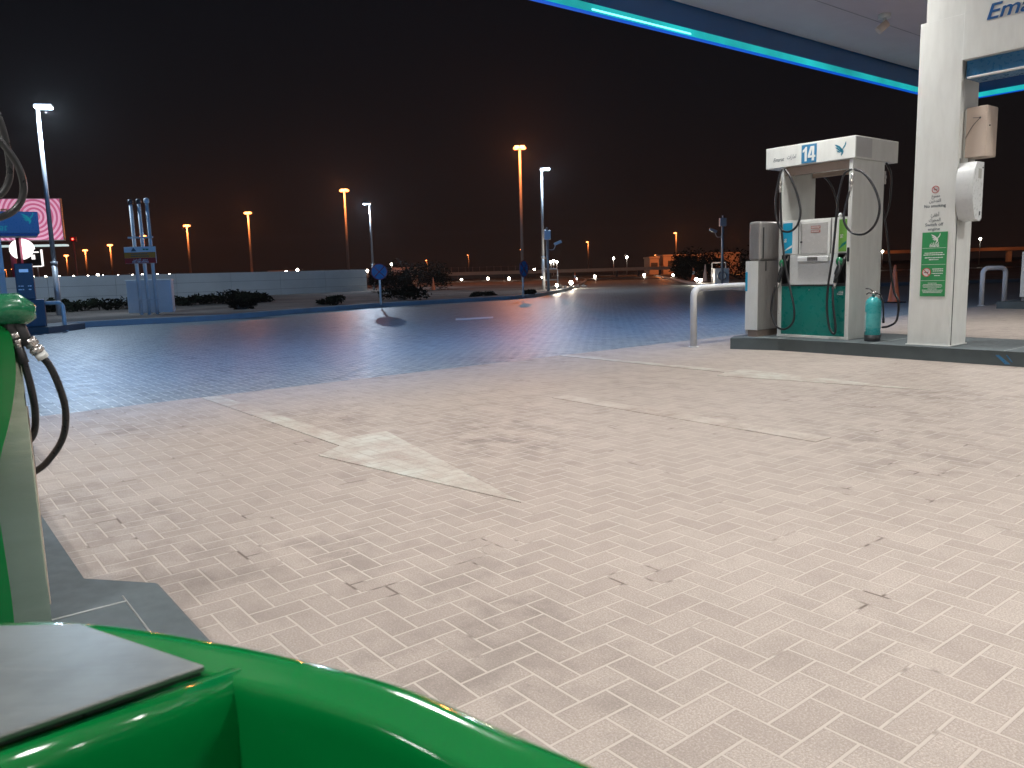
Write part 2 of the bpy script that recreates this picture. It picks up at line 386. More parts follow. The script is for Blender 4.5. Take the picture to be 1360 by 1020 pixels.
# painted markings
def marking(pts, mat, label, grp=None):
    m = MB(); m.prism([S(u, v, -.001) for u, v in pts], (0, 0, .0055)); o = m.build('painted_line' if len(pts) == 4 else 'painted_arrow', mat); tag(o, kind='structure'); return o
marking([(-7.56, 2.2), (-7.56, 2.36), (-4.86, 2.36), (-4.86, 2.66), (-2.86, 2.27), (-4.5, 1.98), (-4.66, 2.2)], PAINT, '')
marking([(-7.58, 6.70), (-7.58, 6.86), (-5.0, 6.86), (-5.0, 7.02), (-3.0, 6.84), (-4.9, 6.45), (-5.0, 6.70)], PAINT, '')
marking([(-5.1, 4.42), (-5.1, 4.6), (-2.6, 4.58), (-2.6, 4.40)], FAINT, '')
m = MB(); a = [g(605, 423), g(655, 420.4), g(655, 422.2), g(605, 425.2)]; m.prism([Vector((p.x, p.y, -.006)) for p in a], (0, 0, .007)); tag(m.build('painted_line', INKW), kind='structure')

# ------------------------------------------------------------------ islands (kerbed plinths)
def island(label, pts, seams):
    o = thing('pump_island', label, 'kerbed island', S(0, 0, 0), SRZ)
    m = MB(); m.prism([(u, v, -.03) for u, v in pts], (0, 0, .18), .012); m.build('plinth', KERBM, o)
    m = MB()
    for (a, b) in seams:
        m.tube([(a[0], a[1], .1503), (b[0], b[1], .1503)], .003, 4)
    m.build('tile_joint', plain('pale_grout', (.42, .45, .45, 1), .7), o)
    return o
island('dark grey painted island kerb under the fuel dispenser numbered 14', [(-5.8, 8.85), (-6.38, 8.66), (-6.5, 8.9), (-6.5, 10.2), (-6.38, 10.45), (-5.8, 10.25), (9, 10.25), (9, 8.95), (2, 8.93)],
       [((-5.8, 8.86), (-5.8, 10.2)), ((-4.6, 8.9), (-4.6, 10.2)), ((-3.2, 8.9), (-3.2, 10.2)), ((-6.3, 8.85), (-5.8, 8.95))])
island('dark slate grey island corner beside the glossy green bin in the foreground', [(-6.35, .58), (-5.4, .58), (-5.2, .385), (-2.79, .385), (-2.6, .575), (4, .575), (4, -1.2), (-2.6, -1.2), (-2.79, -1.0), (-5.2, -1.0), (-5.4, -1.2), (-6.35, -1.2)],
       [((-2.55, .46), (4, .46)), ((-2.5, .46), (-2.5, .05)), ((-1.8, .46), (-1.8, -.4))])
_is = [o for o in bpy.data.objects if o.name == 'pump_island'][0]
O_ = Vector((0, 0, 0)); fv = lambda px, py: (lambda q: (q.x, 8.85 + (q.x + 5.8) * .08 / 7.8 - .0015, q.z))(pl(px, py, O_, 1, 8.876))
MB().prism([fv(1322, 471.5), fv(1327, 471.5), fv(1342, 484), fv(1335, 484)], (0, -.001, 0)).build('painted_blue_glint', BLUEH, _is)  # streaks stand for a blue reflection, put in as colour on the kerb face
MB().prism([fv(1336, 471.5), fv(1337.5, 471.5), fv(1345, 481), fv(1343.5, 481)], (0, -.001, 0)).build('painted_blue_glint', BLUEH, _is)

# ------------------------------------------------------------------ nozzle / hose pieces
def hose(pts, r, parent, mat=BLACK, name='hose', k=7):
    return MB().tube(smooth(pts, k), r, 9).build(name, mat, parent)
def nozzle(parent, x, y, z, sx=1, s=1.0):
    """fuel nozzle hooked in its boot: spout up, hand grip and guard, hose end down"""
    n = bpy.data.objects.new('nozzle', None); COL.objects.link(n); n.parent = parent; n.location = (x, y, z)
    V_ = lambda a, b, c: (a * sx * s, b * s, c * s)
    MB().tube(smooth([V_(.0, .03, .06), V_(.02, .06, .13), V_(.05, .05, .19), V_(.06, .07, .22)]), .011 * s, 8).build('spout', STEEL, n)
    MB().tube(smooth([V_(.005, .02, .09), V_(-.005, 0, .03), V_(-.03, -.01, -.05), V_(-.045, -.01, -.13)]), [.030 * s] * 7 + [.026 * s] * 6 + [.018 * s] * 6, 10).build('valve_body', DARK, n)
    MB().ball(V_(-.005, -.018, .065), .034 * s, .026 * s, .042 * s).build('cover', GREENN, n)
    MB().tube(smooth([V_(-.0, -.04, .07), V_(.03, -.075, .0), V_(.01, -.08, -.07), V_(-.035, -.03, -.12)]), .007 * s, 6).build('lever_guard', DARK, n)
    MB().cyl(V_(-.045, -.01, -.12), V_(-.055, -.01, -.19), .017 * s, 10, .013 * s).build('swivel', STEEL, n)
    return n
def swivel(parent, p, q, r=.014):
    p = Vector(p); q = Vector(q); d = (q - p)
    m = MB(); m.cyl(p, p + d * .35, r); m.cyl(p + d * .35, p + d * .55, r * 1.45, 8); m.cyl(p + d * .55, q, r * .95); return m.build('breakaway_coupling', STEEL, parent)

# ------------------------------------------------------------------ dispenser 14
O14 = S(-5.034, 9.175, .15)
def build_pump():
    o = thing('fuel_dispenser', 'white and teal fuel dispenser numbered 14 standing on the island to the right', 'fuel pump', O14, SRZ)
    W = .985; D = .75
    MB().box(-W, -W + .05, 0, D, .03, 2.165, .004).build('pillar', WHITE, o)
    MB().box(-.05, 0, 0, D, .03, 2.165, .004).build('pillar', WHITE, o)
    MB().box(-W - .003, .003, -.004, D + .004, 0, .032, .003).build('base_frame', WHITE, o)
    MB().box(-W + .05, -.05, .012, D - .012, .033, .655, .003).build('lower_door', TEAL, o)
    MB().box(-.55, -.53, .006, .02, .60, .615).build('door_lock', STEEL, o)
    MB().box(-W + .05, -.05, .004, D - .004, .657, .672).build('trim_strip', DARK, o)
    # middle: boots left and right, plain panel between
    MB().box(-.82, -.165, .002, D - .002, .674, 1.055, .006).build('front_panel', WHITE2, o)
    for x0, x1 in ((-.935, -.823), (-.162, -.05)):
        m = MB(); m.box(x0, x0 + .008, .0, .14, .674, 1.055); m.box(x1 - .008, x1, .0, .14, .674, 1.055); m.box(x0 + .008, x1 - .008, .125, .14, .674, 1.055); m.box(x0 + .008, x1 - .008, 0, .125, .674, .69); m.box(x0 + .008, x1 - .008, 0, .125, 1.04, 1.055)
        m.build('nozzle_boot', DARK, o)
    m = MB(); m.box(-.935, -.05, .142, D - .004, .674, 1.055); m.build('core', DARK, o)
    # upper cabinet with display door
    MB().box(-W + .05, -.05, .004, D - .004, 1.058, 1.49, .004).build('upper_cabinet', WHITE, o)
    m = MB(); m.box(-.69, -.265, -.012, .003, .975, 1.47, .006); m.build('display_door', WHITE, o)
    m = MB(); m.box(-.655, -.295, -.018, -.0125, 1.06, 1.435, .004); m.build('display_window', plain('display_glass', (.50, .50, .49, 1), .22, dirt=.1), o)
    m = MB(); m.box(-.69, -.265, -.05, -.0125, .96, 1.03, .012); m.build('keypad_ledge', WHITE2, o)
    kp_ = MB().box(-.54, -.40, -.056, -.0505, .972, 1.018, .003).build('keypad', DARK, o)
    m = MB()
    for a in range(5):
        for b in range(3): m.box(-.532 + a * .026, -.514 + a * .026, -.059, -.0565, .976 + b * .014, .986 + b * .014)
    m.build('keys', GREYM, kp_)
    for zz in (1.385, 1.335):
        MB().box(-.52, -.39, -.0195, -.0182, zz - .018, zz + .018).build('warning_sticker', plain('dull_red_sticker', (.42, .16, .14, 1), .5), o)
    bars(o, [(-.455, 1.39, .11, .007), (-.455, 1.379, .11, .006), (-.455, 1.34, .11, .007), (-.455, 1.329, .1, .006)], INKW, -.0205)
    MB().cyl((-.645, -.02, 1.21), (-.645, -.03, 1.21), .013).build('lock', DARK, o)
    a = MB().box(-.925, -.79, -.002, .0035, 1.075, 1.46).build('product_label', CYANS, o)
    text('86', INKW, o, (-.885, -.0035, 1.24), .05, roll=R(90), bold=.02)
    m = MB(); m.prism([(-.925, -.003, 1.09), (-.79, -.003, 1.15), (-.79, -.003, 1.18), (-.86, -.003, 1.14)], (0, -.001, 0)); m.build('label_swoosh', INKW, o)
    a = MB().box(-.155, -.055, -.002, .0035, 1.075, 1.46).build('product_label', LIME, o)
    text('95', INKW, o, (-.115, -.0035, 1.26), .05, roll=R(90), bold=.02)
    m = MB(); m.prism([(-.155, -.003, 1.10), (-.055, -.003, 1.17), (-.055, -.003, 1.20), (-.11, -.003, 1.17)], (0, -.001, 0)); m.build('label_swoosh', TEAL, o)
    for xx in (-.70, -.255): MB().box(xx - .004, xx + .004, -.001, .0035, 1.06, 1.485).build('door_gap', DARK, o)
    MB().box(-.040, -.012, -.012, -.0005, .95, 1.12, .004).build('side_handle', DARK, o)
    # head canopy
    hd = MB().box(-1.185, .03, -.02, 1.02, 2.165, 2.425, .006).build('header_box', WHITE, o)
    MB().box(.0302, .0335, .0, .36, 2.185, 2.41).build('header_patch', plain('pale_grey_panel', (.55, .56, .56, 1), .35, dirt=.2), hd)  # greyer panel over part of the header's end face
    MB().box(-.93, -.055, .05, .08, 2.06, 2.164, .003).build('cross_rail', plain('tan_inner_panel', (.42, .33, .27, 1), .5, dirt=.3), o)
    MB().box(-.93, -.055, .66, .69, 2.06, 2.164, .003).build('cross_rail', plain('tan_inner_panel', (.42, .33, .27, 1), .5), o)
    MB().cyl((-.93, .2, 2.08), (-.055, .2, 2.08), .015).build('pipe', STEEL, o)
    MB().box(-.86, -.60, .15, .24, 2.07, 2.14, .01).build('reel_block', DARK, o)
    MB().box(-.672, -.468, -.0245, -.0205, 2.178, 2.40).build('number_plate', BLUE14, o)
    nx = lambda x, z: (-.655 + x * .17, -.0248, 2.20 + z * .175)
    MB().prism([nx(*q) for q in ((.16, 0), (.34, 0), (.34, 1), (.22, 1), (.14, .88), (0, .78), (0, .62), (.16, .70))], (0, -.002, 0)).build('numeral', INKW, o)
    MB().prism([nx(*q) for q in ((.74, 0), (.92, 0), (.92, .22), (1.02, .22), (1.02, .38), (.92, .38), (.92, 1), (.74, 1), (.42, .36), (.42, .22), (.74, .22), (.74, .38), (.58, .38), (.74, .72), (.7401, .22), (.74, .21))] if False else [nx(*q) for q in ((.74, 0), (.92, 0), (.92, 1), (.74, 1))], (0, -.002, 0)).build('numeral', INKW, o)
    MB().prism([nx(*q) for q in ((.42, .22), (1.02, .22), (1.02, .37), (.60, .37), (.80, 1), (.62, 1), (.42, .38))], (0, -.0024, 0)).build('numeral', INKW, o)
    text('Emarat', INKG, o, (-1.0, -.021, 2.265), .068, shear=.3, width=.155)
    text(arab('امارات'), INKG, o, (-.815, -.021, 2.28), .068, width=.13, shear=.2, bold=.006)
    bird(plain('teal_blue_ink', (.03, .20, .30, 1), .35), o, -.16, -.021, 2.29, .15)
    bird(INKW, o, -.092, .0105, .575, .02)
    text(arab('امارات'), INKW, o, (-.118, .0105, .585), .032, bold=.02, width=.06)
    text('Emarat', INKW, o, (-.125, .0105, .558), .03, bold=.02, width=.075)
    # hoses
    c4 = lambda x, y, v=-.05: pl(980 + x / 3.1875, 160 + y / 3.1875, O14, 1, v)
    r = .0138
    hose([c4(187, 205), c4(176, 240, -.07), c4(160, 330, -.1), c4(163, 410, -.1), c4(185, 462, -.1), c4(220, 470, -.1), c4(252, 442, -.09), c4(265, 385, -.08), c4(250, 310, -.07), c4(222, 240, -.06), c4(198, 205, -.04)], r, o)
    hose([c4(180, 300), c4(182, 400), c4(190, 520, -.07), c4(205, 640, -.1), c4(225, 730, -.12), c4(238, 800, -.13), c4(232, 855, -.13), c4(200, 883, -.12), c4(165, 872, -.11), c4(143, 815, -.1), c4(148, 750, -.08), c4(160, 700, -.06)], r, o)
    swivel(o, c4(178, 235), c4(180, 305), .016)
    hose([c4(492, 206, -.04), c4(535, 225, -.07), c4(580, 290, -.1), c4(600, 365, -.12), c4(582, 438, -.12), c4(535, 480, -.12), c4(482, 474, -.11), c4(450, 428, -.1), c4(455, 370, -.08), c4(472, 300, -.06)], r, o)
    swivel(o, c4(488, 225), c4(474, 300), .018)
    hose([c4(484, 206, -.03), c4(450, 228, -.05), c4(428, 310, -.07), c4(415, 430, -.08), c4(400, 580, -.09), c4(382, 700, -.1), c4(377, 800, -.11), c4(388, 880, -.11), c4(408, 903, -.11), c4(413, 870, -.11), c4(403, 780, -.1), c4(402, 705, -.07)], r, o)
    c4b = lambda x, y, v=.8: pl(980 + x / 3.1875, 160 + y / 3.1875, O14, 1, v)
    hose([c4b(312, 250), c4b(345, 230), c4b(385, 258), c4b(412, 320), c4b(425, 400)], r, o)
    hose([c4b(628, 180), c4b(648, 230), c4b(645, 340), c4b(618, 430)], r, o)
    hose([c4b(620, 260), c4b(612, 360), c4b(630, 470), c4b(643, 600), c4b(660, 720), c4b(680, 770), c4b(672, 845), c4b(640, 870), c4b(610, 876)], r, o)
    swivel(o, c4b(622, 215), c4b(622, 270), .016)
    nozzle(o, -.885, -.035, .87, 1, 1.25); nozzle(o, -.10, -.035, .87, 1, 1.3)
    # small valve gear standing on the cabinet between the pillars
    m = MB(); m.box(-.14, -.08, .25, .33, 1.492, 1.60, .01); m.cyl((-.2, .29, 1.53), (-.06, .29, 1.53), .012); m.cyl((-.11, .29, 1.6), (-.11, .29, 1.66), .02); m.build('valve', STEEL, o)
    MB().ball((-.18, .06, 1.515), .022, .022, .026).build('bleed_cap', INKW, o)
    for (x, z) in ((-.025, 1.72), (-.025, 1.9), (-.03, .3), (-.96, .3), (-.96, 1.7)): MB().cyl((x, .0005, z), (x, -.003, z), .005, 8).build('screw', STEEL, o)
    return o
build_pump()

# ------------------------------------------------------------------ squeegee cabinet at the island's end
o = thing('service_cabinet', 'grey metal two-tier service cabinet to the left of dispenser 14', 'cabinet', S(-6.34, 8.93, .15), SRZ)
MB().box(.02, .17, .03, .66, 0, .085).build('plinth', plain('brown_plinth', (.30, .23, .19, 1), .6, dirt=.4), o)
MB().box(0, .19, 0, .69, .085, .995, .006).build('lower_box', GREYM, o)
MB().box(-.003, .186, -.004, -.0005, .09, .99).build('front_panel', WHITE, o)
MB().box(.02, .2, .02, .67, 1.0, 1.50, .03, 4).build('upper_box', GREYM, o)
MB().box(.2005, .204, .07, .095, 1.02, 1.42).build('slot', DARK, o)
MB().box(.1905, .194, .15, .175, .86, .985).build('slot', DARK, o)
MB().box(-.0035, .03, -.0065, -.0042, .60, .85).build('sticker', CYANS, o)

# ------------------------------------------------------------------ fire extinguisher
Oe = S(-4.74, 9.20, .15)
o = thing('fire_extinguisher', 'turquoise fire extinguisher standing beside dispenser 14', 'fire extinguisher', Oe, SRZ)
MB().lathe([(.086, 0), (.09, .01), (.09, .075)], n=28).build('base_ring', DARK, o)
MB().lathe([(.086, .076), (.088, .08), (.088, .44), (.083, .475), (.065, .505), (.035, .525), (.028, .53)], n=28).build('cylinder', TURQ, o)
MB().lathe([(.022, .53), (.022, .56), (.03, .565), (.03, .58), (.015, .59)], n=14).build('valve', STEEL, o)
m = MB(); m.tube([(-.0, 0, .585), (-.05, 0, .62), (-.10, 0, .625)], .008, 6); m.tube([(0, 0, .565), (-.06, 0, .575), (-.09, 0, .555)], .008, 6); m.build('squeeze_handle', BLACK, o)
MB().tube(smooth([(.02, 0, .56), (.075, -.01, .56), (.12, -.02, .48), (.135, -.02, .36), (.14, -.02, .22)]), [.009] * 22 + [.014] * 3, 8).build('discharge_hose', BLACK, o)
m = MB(); m.prism([(-.06, -.092, .43), (-.015, -.098, .46), (-.015, -.098, .50 - .04), (-.05, -.095, .51 - .08)], (0, .003, 0)); m.build('inspection_tag', INKW, o)
m = MB()
for i in range(9): m.box(-.05, -.05 + .006, -.093, -.075, .12 + i * .026, .12 + i * .026 + .017)
m.build('vertical_print', INKW, o)
MB().lathe([(.0885, .16), (.0887, .162), (.0887, .33), (.0885, .332)], n=28).build('label_band', plain('pale_turquoise_label', (.09, .46, .47, 1), .3), o)

# ------------------------------------------------------------------ column with notices
OC = S(-4.245, 9.03, .15)
o = thing('canopy_column', 'white square canopy column carrying the green notice board', 'column', OC, SRZ)
MB().box(0, .446, 0, .43, 0, 3.45, .004).build('lower_casing', WHITE, o)
MB().box(.05, .436, .02, .41, 3.452, 4.66, .004).build('upper_casing', WHITE, o)
MB().box(.446, .452, .05, .056, .0, 2.0).build('seam', DARK, o)
MB().box(-.012, .458, -.012, .442, 0, .012, .003).build('foot_plate', WHITE, o)
cz = lambda px, py, v=-.001: pl(px, py, OC, 1, v)
p = cz(1242.5, 251.7); nosmoke(o, p.x, -.001, p.z, .036)
def ct(s, px, py, size, w, mat=INKG, **k):
    p = cz(px, py); return text(s, mat, o, (p.x, -.001, p.z), size, width=w, **k)
ct(arab('ممنوع'), 1243, 260, .05, .085); ct(arab('التدخين'), 1242, 266.6, .05, .12)
ct('No smoking', 1241.5, 273.5, .046, .225, bold=.008)
ct(arab('أطفئ'), 1241.8, 285.5, .05, .085); ct(arab('المحرك'), 1241.3, 292, .05, .12)
ct('Switch off', 1240.5, 298.4, .046, .19, bold=.008); ct('engine', 1240.3, 304.3, .046, .125, bold=.008)
# notice board, a thing hung on the column
b = thing('notice_board', 'green notice sheet with white bird on the white column', 'sign', OC + VX * -.004, SRZ)
q = [cz(*p) for p in ((1219.9, 309.4), (1252.7, 309.1), (1247.9, 393.6), (1215.5, 393.6))]
xs0, xs1 = .12, .385; z1 = q[0].z; z0 = q[2].z; hh = (z1 - z0) / 4.1
MB().box(xs0, xs1, -.002, .0038, z0, z1).build('panel', GREENS, b)
xm = (xs0 + xs1) / 2
for k in (1.0, 2.05, 3.08): MB().box(xs0 + .006, xs1 - .006, -.0032, -.0025, z1 - hh * k - .003, z1 - hh * k).build('dividing_line', INKW, b)
bird(INKW, b, xm + .01, -.0025, z1 - hh * .38, .10)
text(arab('امارات'), INKW, b, (xm, -.003, z1 - hh * .74), .045, width=.09, bold=.02)
text('Emarat', INKW, b, (xm, -.003, z1 - hh * .88), .035, width=.10, bold=.02)
rows = [(xm, z1 - hh * (1.0 + t), w, .011) for t, w in ((.32, .2), (.44, .22), (.62, .19), (.75, .10))]
rows += [(xm + .05, z1 - hh * (2.05 + t), w, .011) for t, w in ((.30, .12), (.42, .11), (.58, .13), (.72, .07))]
rows += [(xm, z1 - hh * (3.1 + t), w, .007) for t, w in ((.15, .1), (.25, .2), (.33, .21), (.41, .2), (.52, .1), (.60, .22), (.68, .21), (.76, .2))]
bars(b, rows, INKW, -.0028)
nosmoke(b, xs0 + .062, -.004, z1 - hh * 2.55, .044, True)
# electrical box and dispenser on the column's side
X0 = .449
pb = [pl(1305, 140, OC, 1, .06), pl(1304, 204, OC, 1, .06)]
bx = thing('junction_box', 'beige metal box mounted high on the column side', 'electrical box', OC, SRZ)
zt, zb = 2.51, 2.00
MB().box(X0, X0 + .035, .10, .36, zb + .01, zt - .01).build('back_plate', WHITE, bx)
m = MB(); m.box(X0 + .035, X0 + .235, .07, .33, zb, zt, .004); m.build('housing', BEIGE, bx)
MB().box(X0 + .2355, X0 + .239, .075, .325, zb + .01, zt - .01, .002).build('door', BEIGE, bx)
MB().cyl((X0 + .2395, .13, 2.31), (X0 + .246, .13, 2.31), .008).build('lock', DARK, bx)
m = MB(); m.tube(smooth([(X0 + .10, .066, 2.40), (X0 + .15, .06, 2.392), (X0 + .172, .058, 2.39)]), .003, 6); m.tube(smooth([(X0 + .172, .06, 2.39), (X0 + .10, .058, 2.31), (X0 + .036, .064, 2.20)]), .003, 6); m.ball((X0 + .172, .06, 2.39), .010, .008, .010, 8); m.build('cable', BLACK, bx)
ds = thing('towel_dispenser', 'white curved-front paper towel dispenser under the beige box', 'dispenser', OC, SRZ)
prof = [(.02, 2.03), (-.015, 1.96), (-.03, 1.86), (-.025, 1.75), (.0, 1.65), (.04, 1.56), (.07, 1.52)]
prof = [Vector((0, a, b_ - .12 if b_ > 1.8 else b_ - .16)) for a, b_ in prof]; pr = smooth(prof, 4)
m = MB(); m.prism([(X0 + .004, p.y, p.z) for p in pr] + [(X0 + .004, .18, 1.34), (X0 + .004, .22, 1.37), (X0 + .004, .22, 1.95), (X0 + .004, .04, 1.95)], (.17, 0, 0)); m.build('cover', WHITE2, ds)
MB().box(X0 + .1745, X0 + .177, .09, .16, 1.78, 1.88).build('vent_label', plain('pale_grey_label', (.45, .46, .43, 1), .5), ds)
MB().box(X0 + .1745, X0 + .178, .18, .20, 1.885, 1.90).build('lock', DARK, ds); MB().box(X0 + .1745, X0 + .178, .15, .175, 1.40, 1.44).build('latch', DARK, ds)
MB().box(X0, X0 + .06, .10, .16, 1.952, 2.008).build('bracket', WHITE, ds)
# spreader sign beam over the lane
sb = thing('overhead_sign', 'long white overhead sign box with blue lettering at top right', 'sign', OC, SRZ)
MB().box(.452, 4.2, -.03, .42, 2.98, 3.58, .006).build('sign_box', WHITE, sb)
MB().box(.47, 4.15, .04, .36, 2.80, 2.978, .004).build('soffit_box', BLUEH, sb)
MB().box(.50, 4.1, -.012, .03, 2.79, 2.81, .003).build('edge_strip', INKW, sb)
text('Emarat', INKB, sb, (.655, -.0325, 3.385), .21, shear=.25, align='LEFT', width=.70, bold=.008, ext=.004)
text(arab('امارات'), INKB, sb, (1.75, -.0325, 3.38), .21, align='LEFT', width=.8, bold=.012, ext=.004)
bird(INKB, sb, 3.3, -.031, 3.3, .35)

# ------------------------------------------------------------------ rails
def rail(name, label, a, b, h, r=.04, mat=POLEW, mid=False, grp='tubular guard rails', rad=.12):
    a = Vector(a); b = Vector(b); o = thing(name, label, 'guard rail', a, 0, grp); d = (b - a); L = d.length; t = d.normalized()
    A = Vector((0, 0, 0)); pts = [A, A + ZX * (h - rad)]
    for k in range(1, 6): th = k * math.pi / 12; pts.append(A + ZX * (h - rad + rad * math.sin(th)) + t * (rad * (1 - math.cos(th))))
    pts.append(A + ZX * h + t * rad); pts.append(A + ZX * h + t * (L - rad))
    for k in range(1, 6): th = k * math.pi / 12; pts.append(A + ZX * (h - rad + rad * math.cos(th)) + t * (L - rad + rad * math.sin(th)))
    pts += [A + t * L + ZX * (h - rad), A + t * L]
    MB().tube(pts, r, 14).build('hoop', mat, o)
    if mid: MB().cyl(ZX * h * .5, ZX * h * .5 + t * L, r * .7).build('mid_bar', mat, o)
    q = t * L; MB().cyl((0, 0, 0), (0, 0, .012), r * 1.6).build('foot', mat, o); MB().cyl(q, q + ZX * .012, r * 1.6).build('foot', mat, o)
    return o
a = g(921, 461)
rail('guard_rail', 'white tubular guard rail in front of the grey service cabinet', a, a + VX * 1.25, .80, .045)
a = g(1303, 406); b = g(1333, 405)
rail('guard_rail', 'white tubular guard hoop right of the column', a, b, .86, .052)
a = g(87, 439.5); b = g(25, 441)
rail('guard_rail', 'bluish tubular guard rail at the left beside the dark terminal', b, a, .66, .045)
a = g(945.5, 378); b = g(963.5, 379)
rail('guard_rail', 'small barred guard frame before the far right camera pole', a, b, 1.25, .035, GALV, True)
a = g(721, 387); b = g(741, 386)
rail('guard_rail', 'small barred guard frame at the kerb before the left camera pole', a, b, 1.15, .035, GALV, True)

# ------------------------------------------------------------------ second forecourt equipment at far right
a = g(1353, 409)
o = thing('pump_island', 'low grey island end at the right edge of the view', 'kerbed island', (a.x, a.y, 0), SRZ)
MB().box(-.3, 6, -.4, 1.3, -.02, .15, .01).build('plinth', KERBM, o)
o = thing('service_cabinet', 'pale service cabinet on the far island at the right edge', 'cabinet', S(0, 0, .15) + Vector((a.x, a.y, 0)), SRZ)
MB().box(.0, .25, 0, .7, .085, 1.05, .006).build('lower_box', WHITE, o); MB().box(.03, .22, .03, .66, 0, .085).build('plinth', GREYM, o)
MB().box(.06, .26, .02, .66, 1.055, 1.55, .03).build('upper_box', WHITE2, o)

# ------------------------------------------------------------------ traffic cones
def cone(label, p, h, mat=CONE, band=False, grp='traffic cones'):
    o = thing('traffic_cone', label, 'traffic cone', p, random.uniform(0, 1), grp); s = h
    MB().box(-.21 * s, .21 * s, -.21 * s, .21 * s, 0, .03 * s, .008).build('base', BLACK if not band else mat, o)
    MB().lathe([(.165 * s, .031 * s), (.15 * s, .05 * s), (.028 * s, .98 * s), (.02 * s, s)], n=20).build('body', mat, o)
    if band: MB().lathe([(.105 * s, .42 * s), (.108 * s, .42 * s), (.076 * s, .66 * s), (.073 * s, .66 * s)], n=20).build('reflective_band', INKW, o)
    return o
cone('tall orange traffic cone behind the hose of dispenser 14', g(1187, 402), .98)
cone('grey-white traffic cone with red foot beside a ground light, left of the frame', g(921, 374.7) + ZX * .12, .95, CONE, True)
cone('dull traffic cone right next to the guard frame of the far right pole', g(936.5, 377) + ZX * .12, 1.05, plain('dull_cone', (.30, .22, .21, 1), .6))
cone('small red traffic cone by the road edge light', g(892, 367.5) + ZX * .0, .9, CONE)
cone('reddish traffic cone on the verge corner in front of the dark bush', g(576, 388.5) + ZX * .12, .75, CONE)
cone('red and white traffic cone at the lit kerb nose', g(764, 377) + ZX * .12, .8, CONE, True)

# ------------------------------------------------------------------ lamps on poles
LW = (.62, .80, 1.0); LO = (1.0, .26, .065)
E_W = glow('lit_white_lens', (.80, .92, 1.0, 1), 14); E_O = glow('lit_orange_lens', (1.0, .36, .12, 1), 3.8)
def white_lamp(label, bx, by, h, side=-1, power=900, fac=0):
    p = g(bx, by); o = thing('street_lamp', label, 'street lamp', p, fac, 'white floodlight poles')
    MB().tube([(0, 0, 0), (0, 0, 1.7)], [.085, .08], 14).build('lower_shaft', GALV, o)
    MB().lathe([(.10, 1.66), (.10, 1.78)], n=14).build('collar', GALV, o)
    MB().tube([(0, 0, 1.78), (0, 0, h - .02)], [.068, .055], 14).build('shaft', GALV, o)
    MB().lathe([(.17, 0), (.17, .02), (.02, .021)], n=14).build('base_plate', GALV, o)
    hd = MB().box(-.08, .42, -.16, .16, h, h + .11, .03).build('lamp_head', GALV, o)
    MB().box(-.05, .39, -.13, .13, h - .012, h - .001).build('lens', E_W, hd)
    lamp('lamp_light', (.32, -.18, h - .2), power * .95, LW, .12, o)
    return o
white_lamp('tall pole lamp with bright white head at the left', 80, 424, 6.35, power=1700, fac=.3)
white_lamp('white pole lamp at the end of the long wall', 497, 388, 5.55, power=1700, fac=math.pi)
white_lamp('white pole lamp between the orange lamp and the kerb camera pole', 722.5, 388, 6.0, power=800, fac=0)
def orange_lamp(label, px, py, h, power, heads=2, scale=1.0):
    hor = 360 - .028 * (px - 680); Y = (h - H) * F / (hor - py) * .985; p = dep(px, py, Y)
    hz = p.z; o = thing('street_lamp', label, 'street lamp', (p.x, p.y, -.02), 0, 'orange highway lamps')
    MB().tube([(0, 0, 0), (0, 0, hz - .1)], [.16 * scale, .09 * scale], 8).build('shaft', plain('dull_pole_paint', (.22, .20, .19, 1), .7, dirt=.3), o)
    m = MB()
    for s in ((-1, 1) if heads == 2 else (-1,)): m.box(s * .24 - .2, s * .24 + .2, -.16, .16, hz - .02, hz + .12, .03)
    m.cyl((-.4, 0, hz), (.4, 0, hz), .05); hd = m.build('lamp_head', GALV, o)
    for s in ((-1, 1) if heads == 2 else (-1,)):
        MB().ball((s * .3, 0, hz - .09), .26 * scale, .22 * scale, .13 * scale, 10).build('lens', E_O, hd)
    if power: lamp('lamp_light', (0, -1.1, hz - .45), power * 1.3, LO, .3, o)
    return o
big = [('tallest orange lamp, in front of the dark sky at centre', 690, 195, 12), ('tall orange lamp just left of the white lamp at the wall end', 457, 252, 12),
       ('orange lamp above the middle of the long wall', 329, 282, 12), ('orange lamp left of the wall middle, third from the tallest', 248, 299, 12),
       ('orange lamp seen between the vent pipes', 190, 313, 12), ('far orange lamp left of the vent pipes', 146, 325, 12),
       ('small far orange lamp between the left white pole and the vent pipes', 113, 332, 12), ('small orange lamp right beside the red-topped mast', 88, 339, 12)]
for i, (l, x, y, h) in enumerate(big): orange_lamp(l, x, y, h, 2400 if i < 4 else 2000, 2, 1 + .35 * i * .6)
sm = [('faint orange lamp right of the white pole lamp at centre', 781, 321, 11, 1.8), ('orange lamp over the far orange building', 898, 309, 11, 1.8), ('low bright orange lamp in front of the far building', 902, 338, 6, 1.2),
      ('dim lamp above the dark bush beside the wall end', 567, 345.5, 6, 1.2), ('tiny lamp above the barrier left of the centre poles', 622, 338.5, 8, 1.0), ('single-arm lamp low beside the tallest orange pole', 693, 331, 8, 1.2), ('faint lamp on the distant barrier', 871, 338.5, 6, 1.0),
      ('faint orange lamp low at the left edge', 8, 358, 7, 1.2), ('second faint orange lamp low at the left edge', 17, 357, 7, 1.2)]
for l, x, y, h, s in sm: orange_lamp(l, x, y, h, 450 if y > 330 else 900, 1, s)

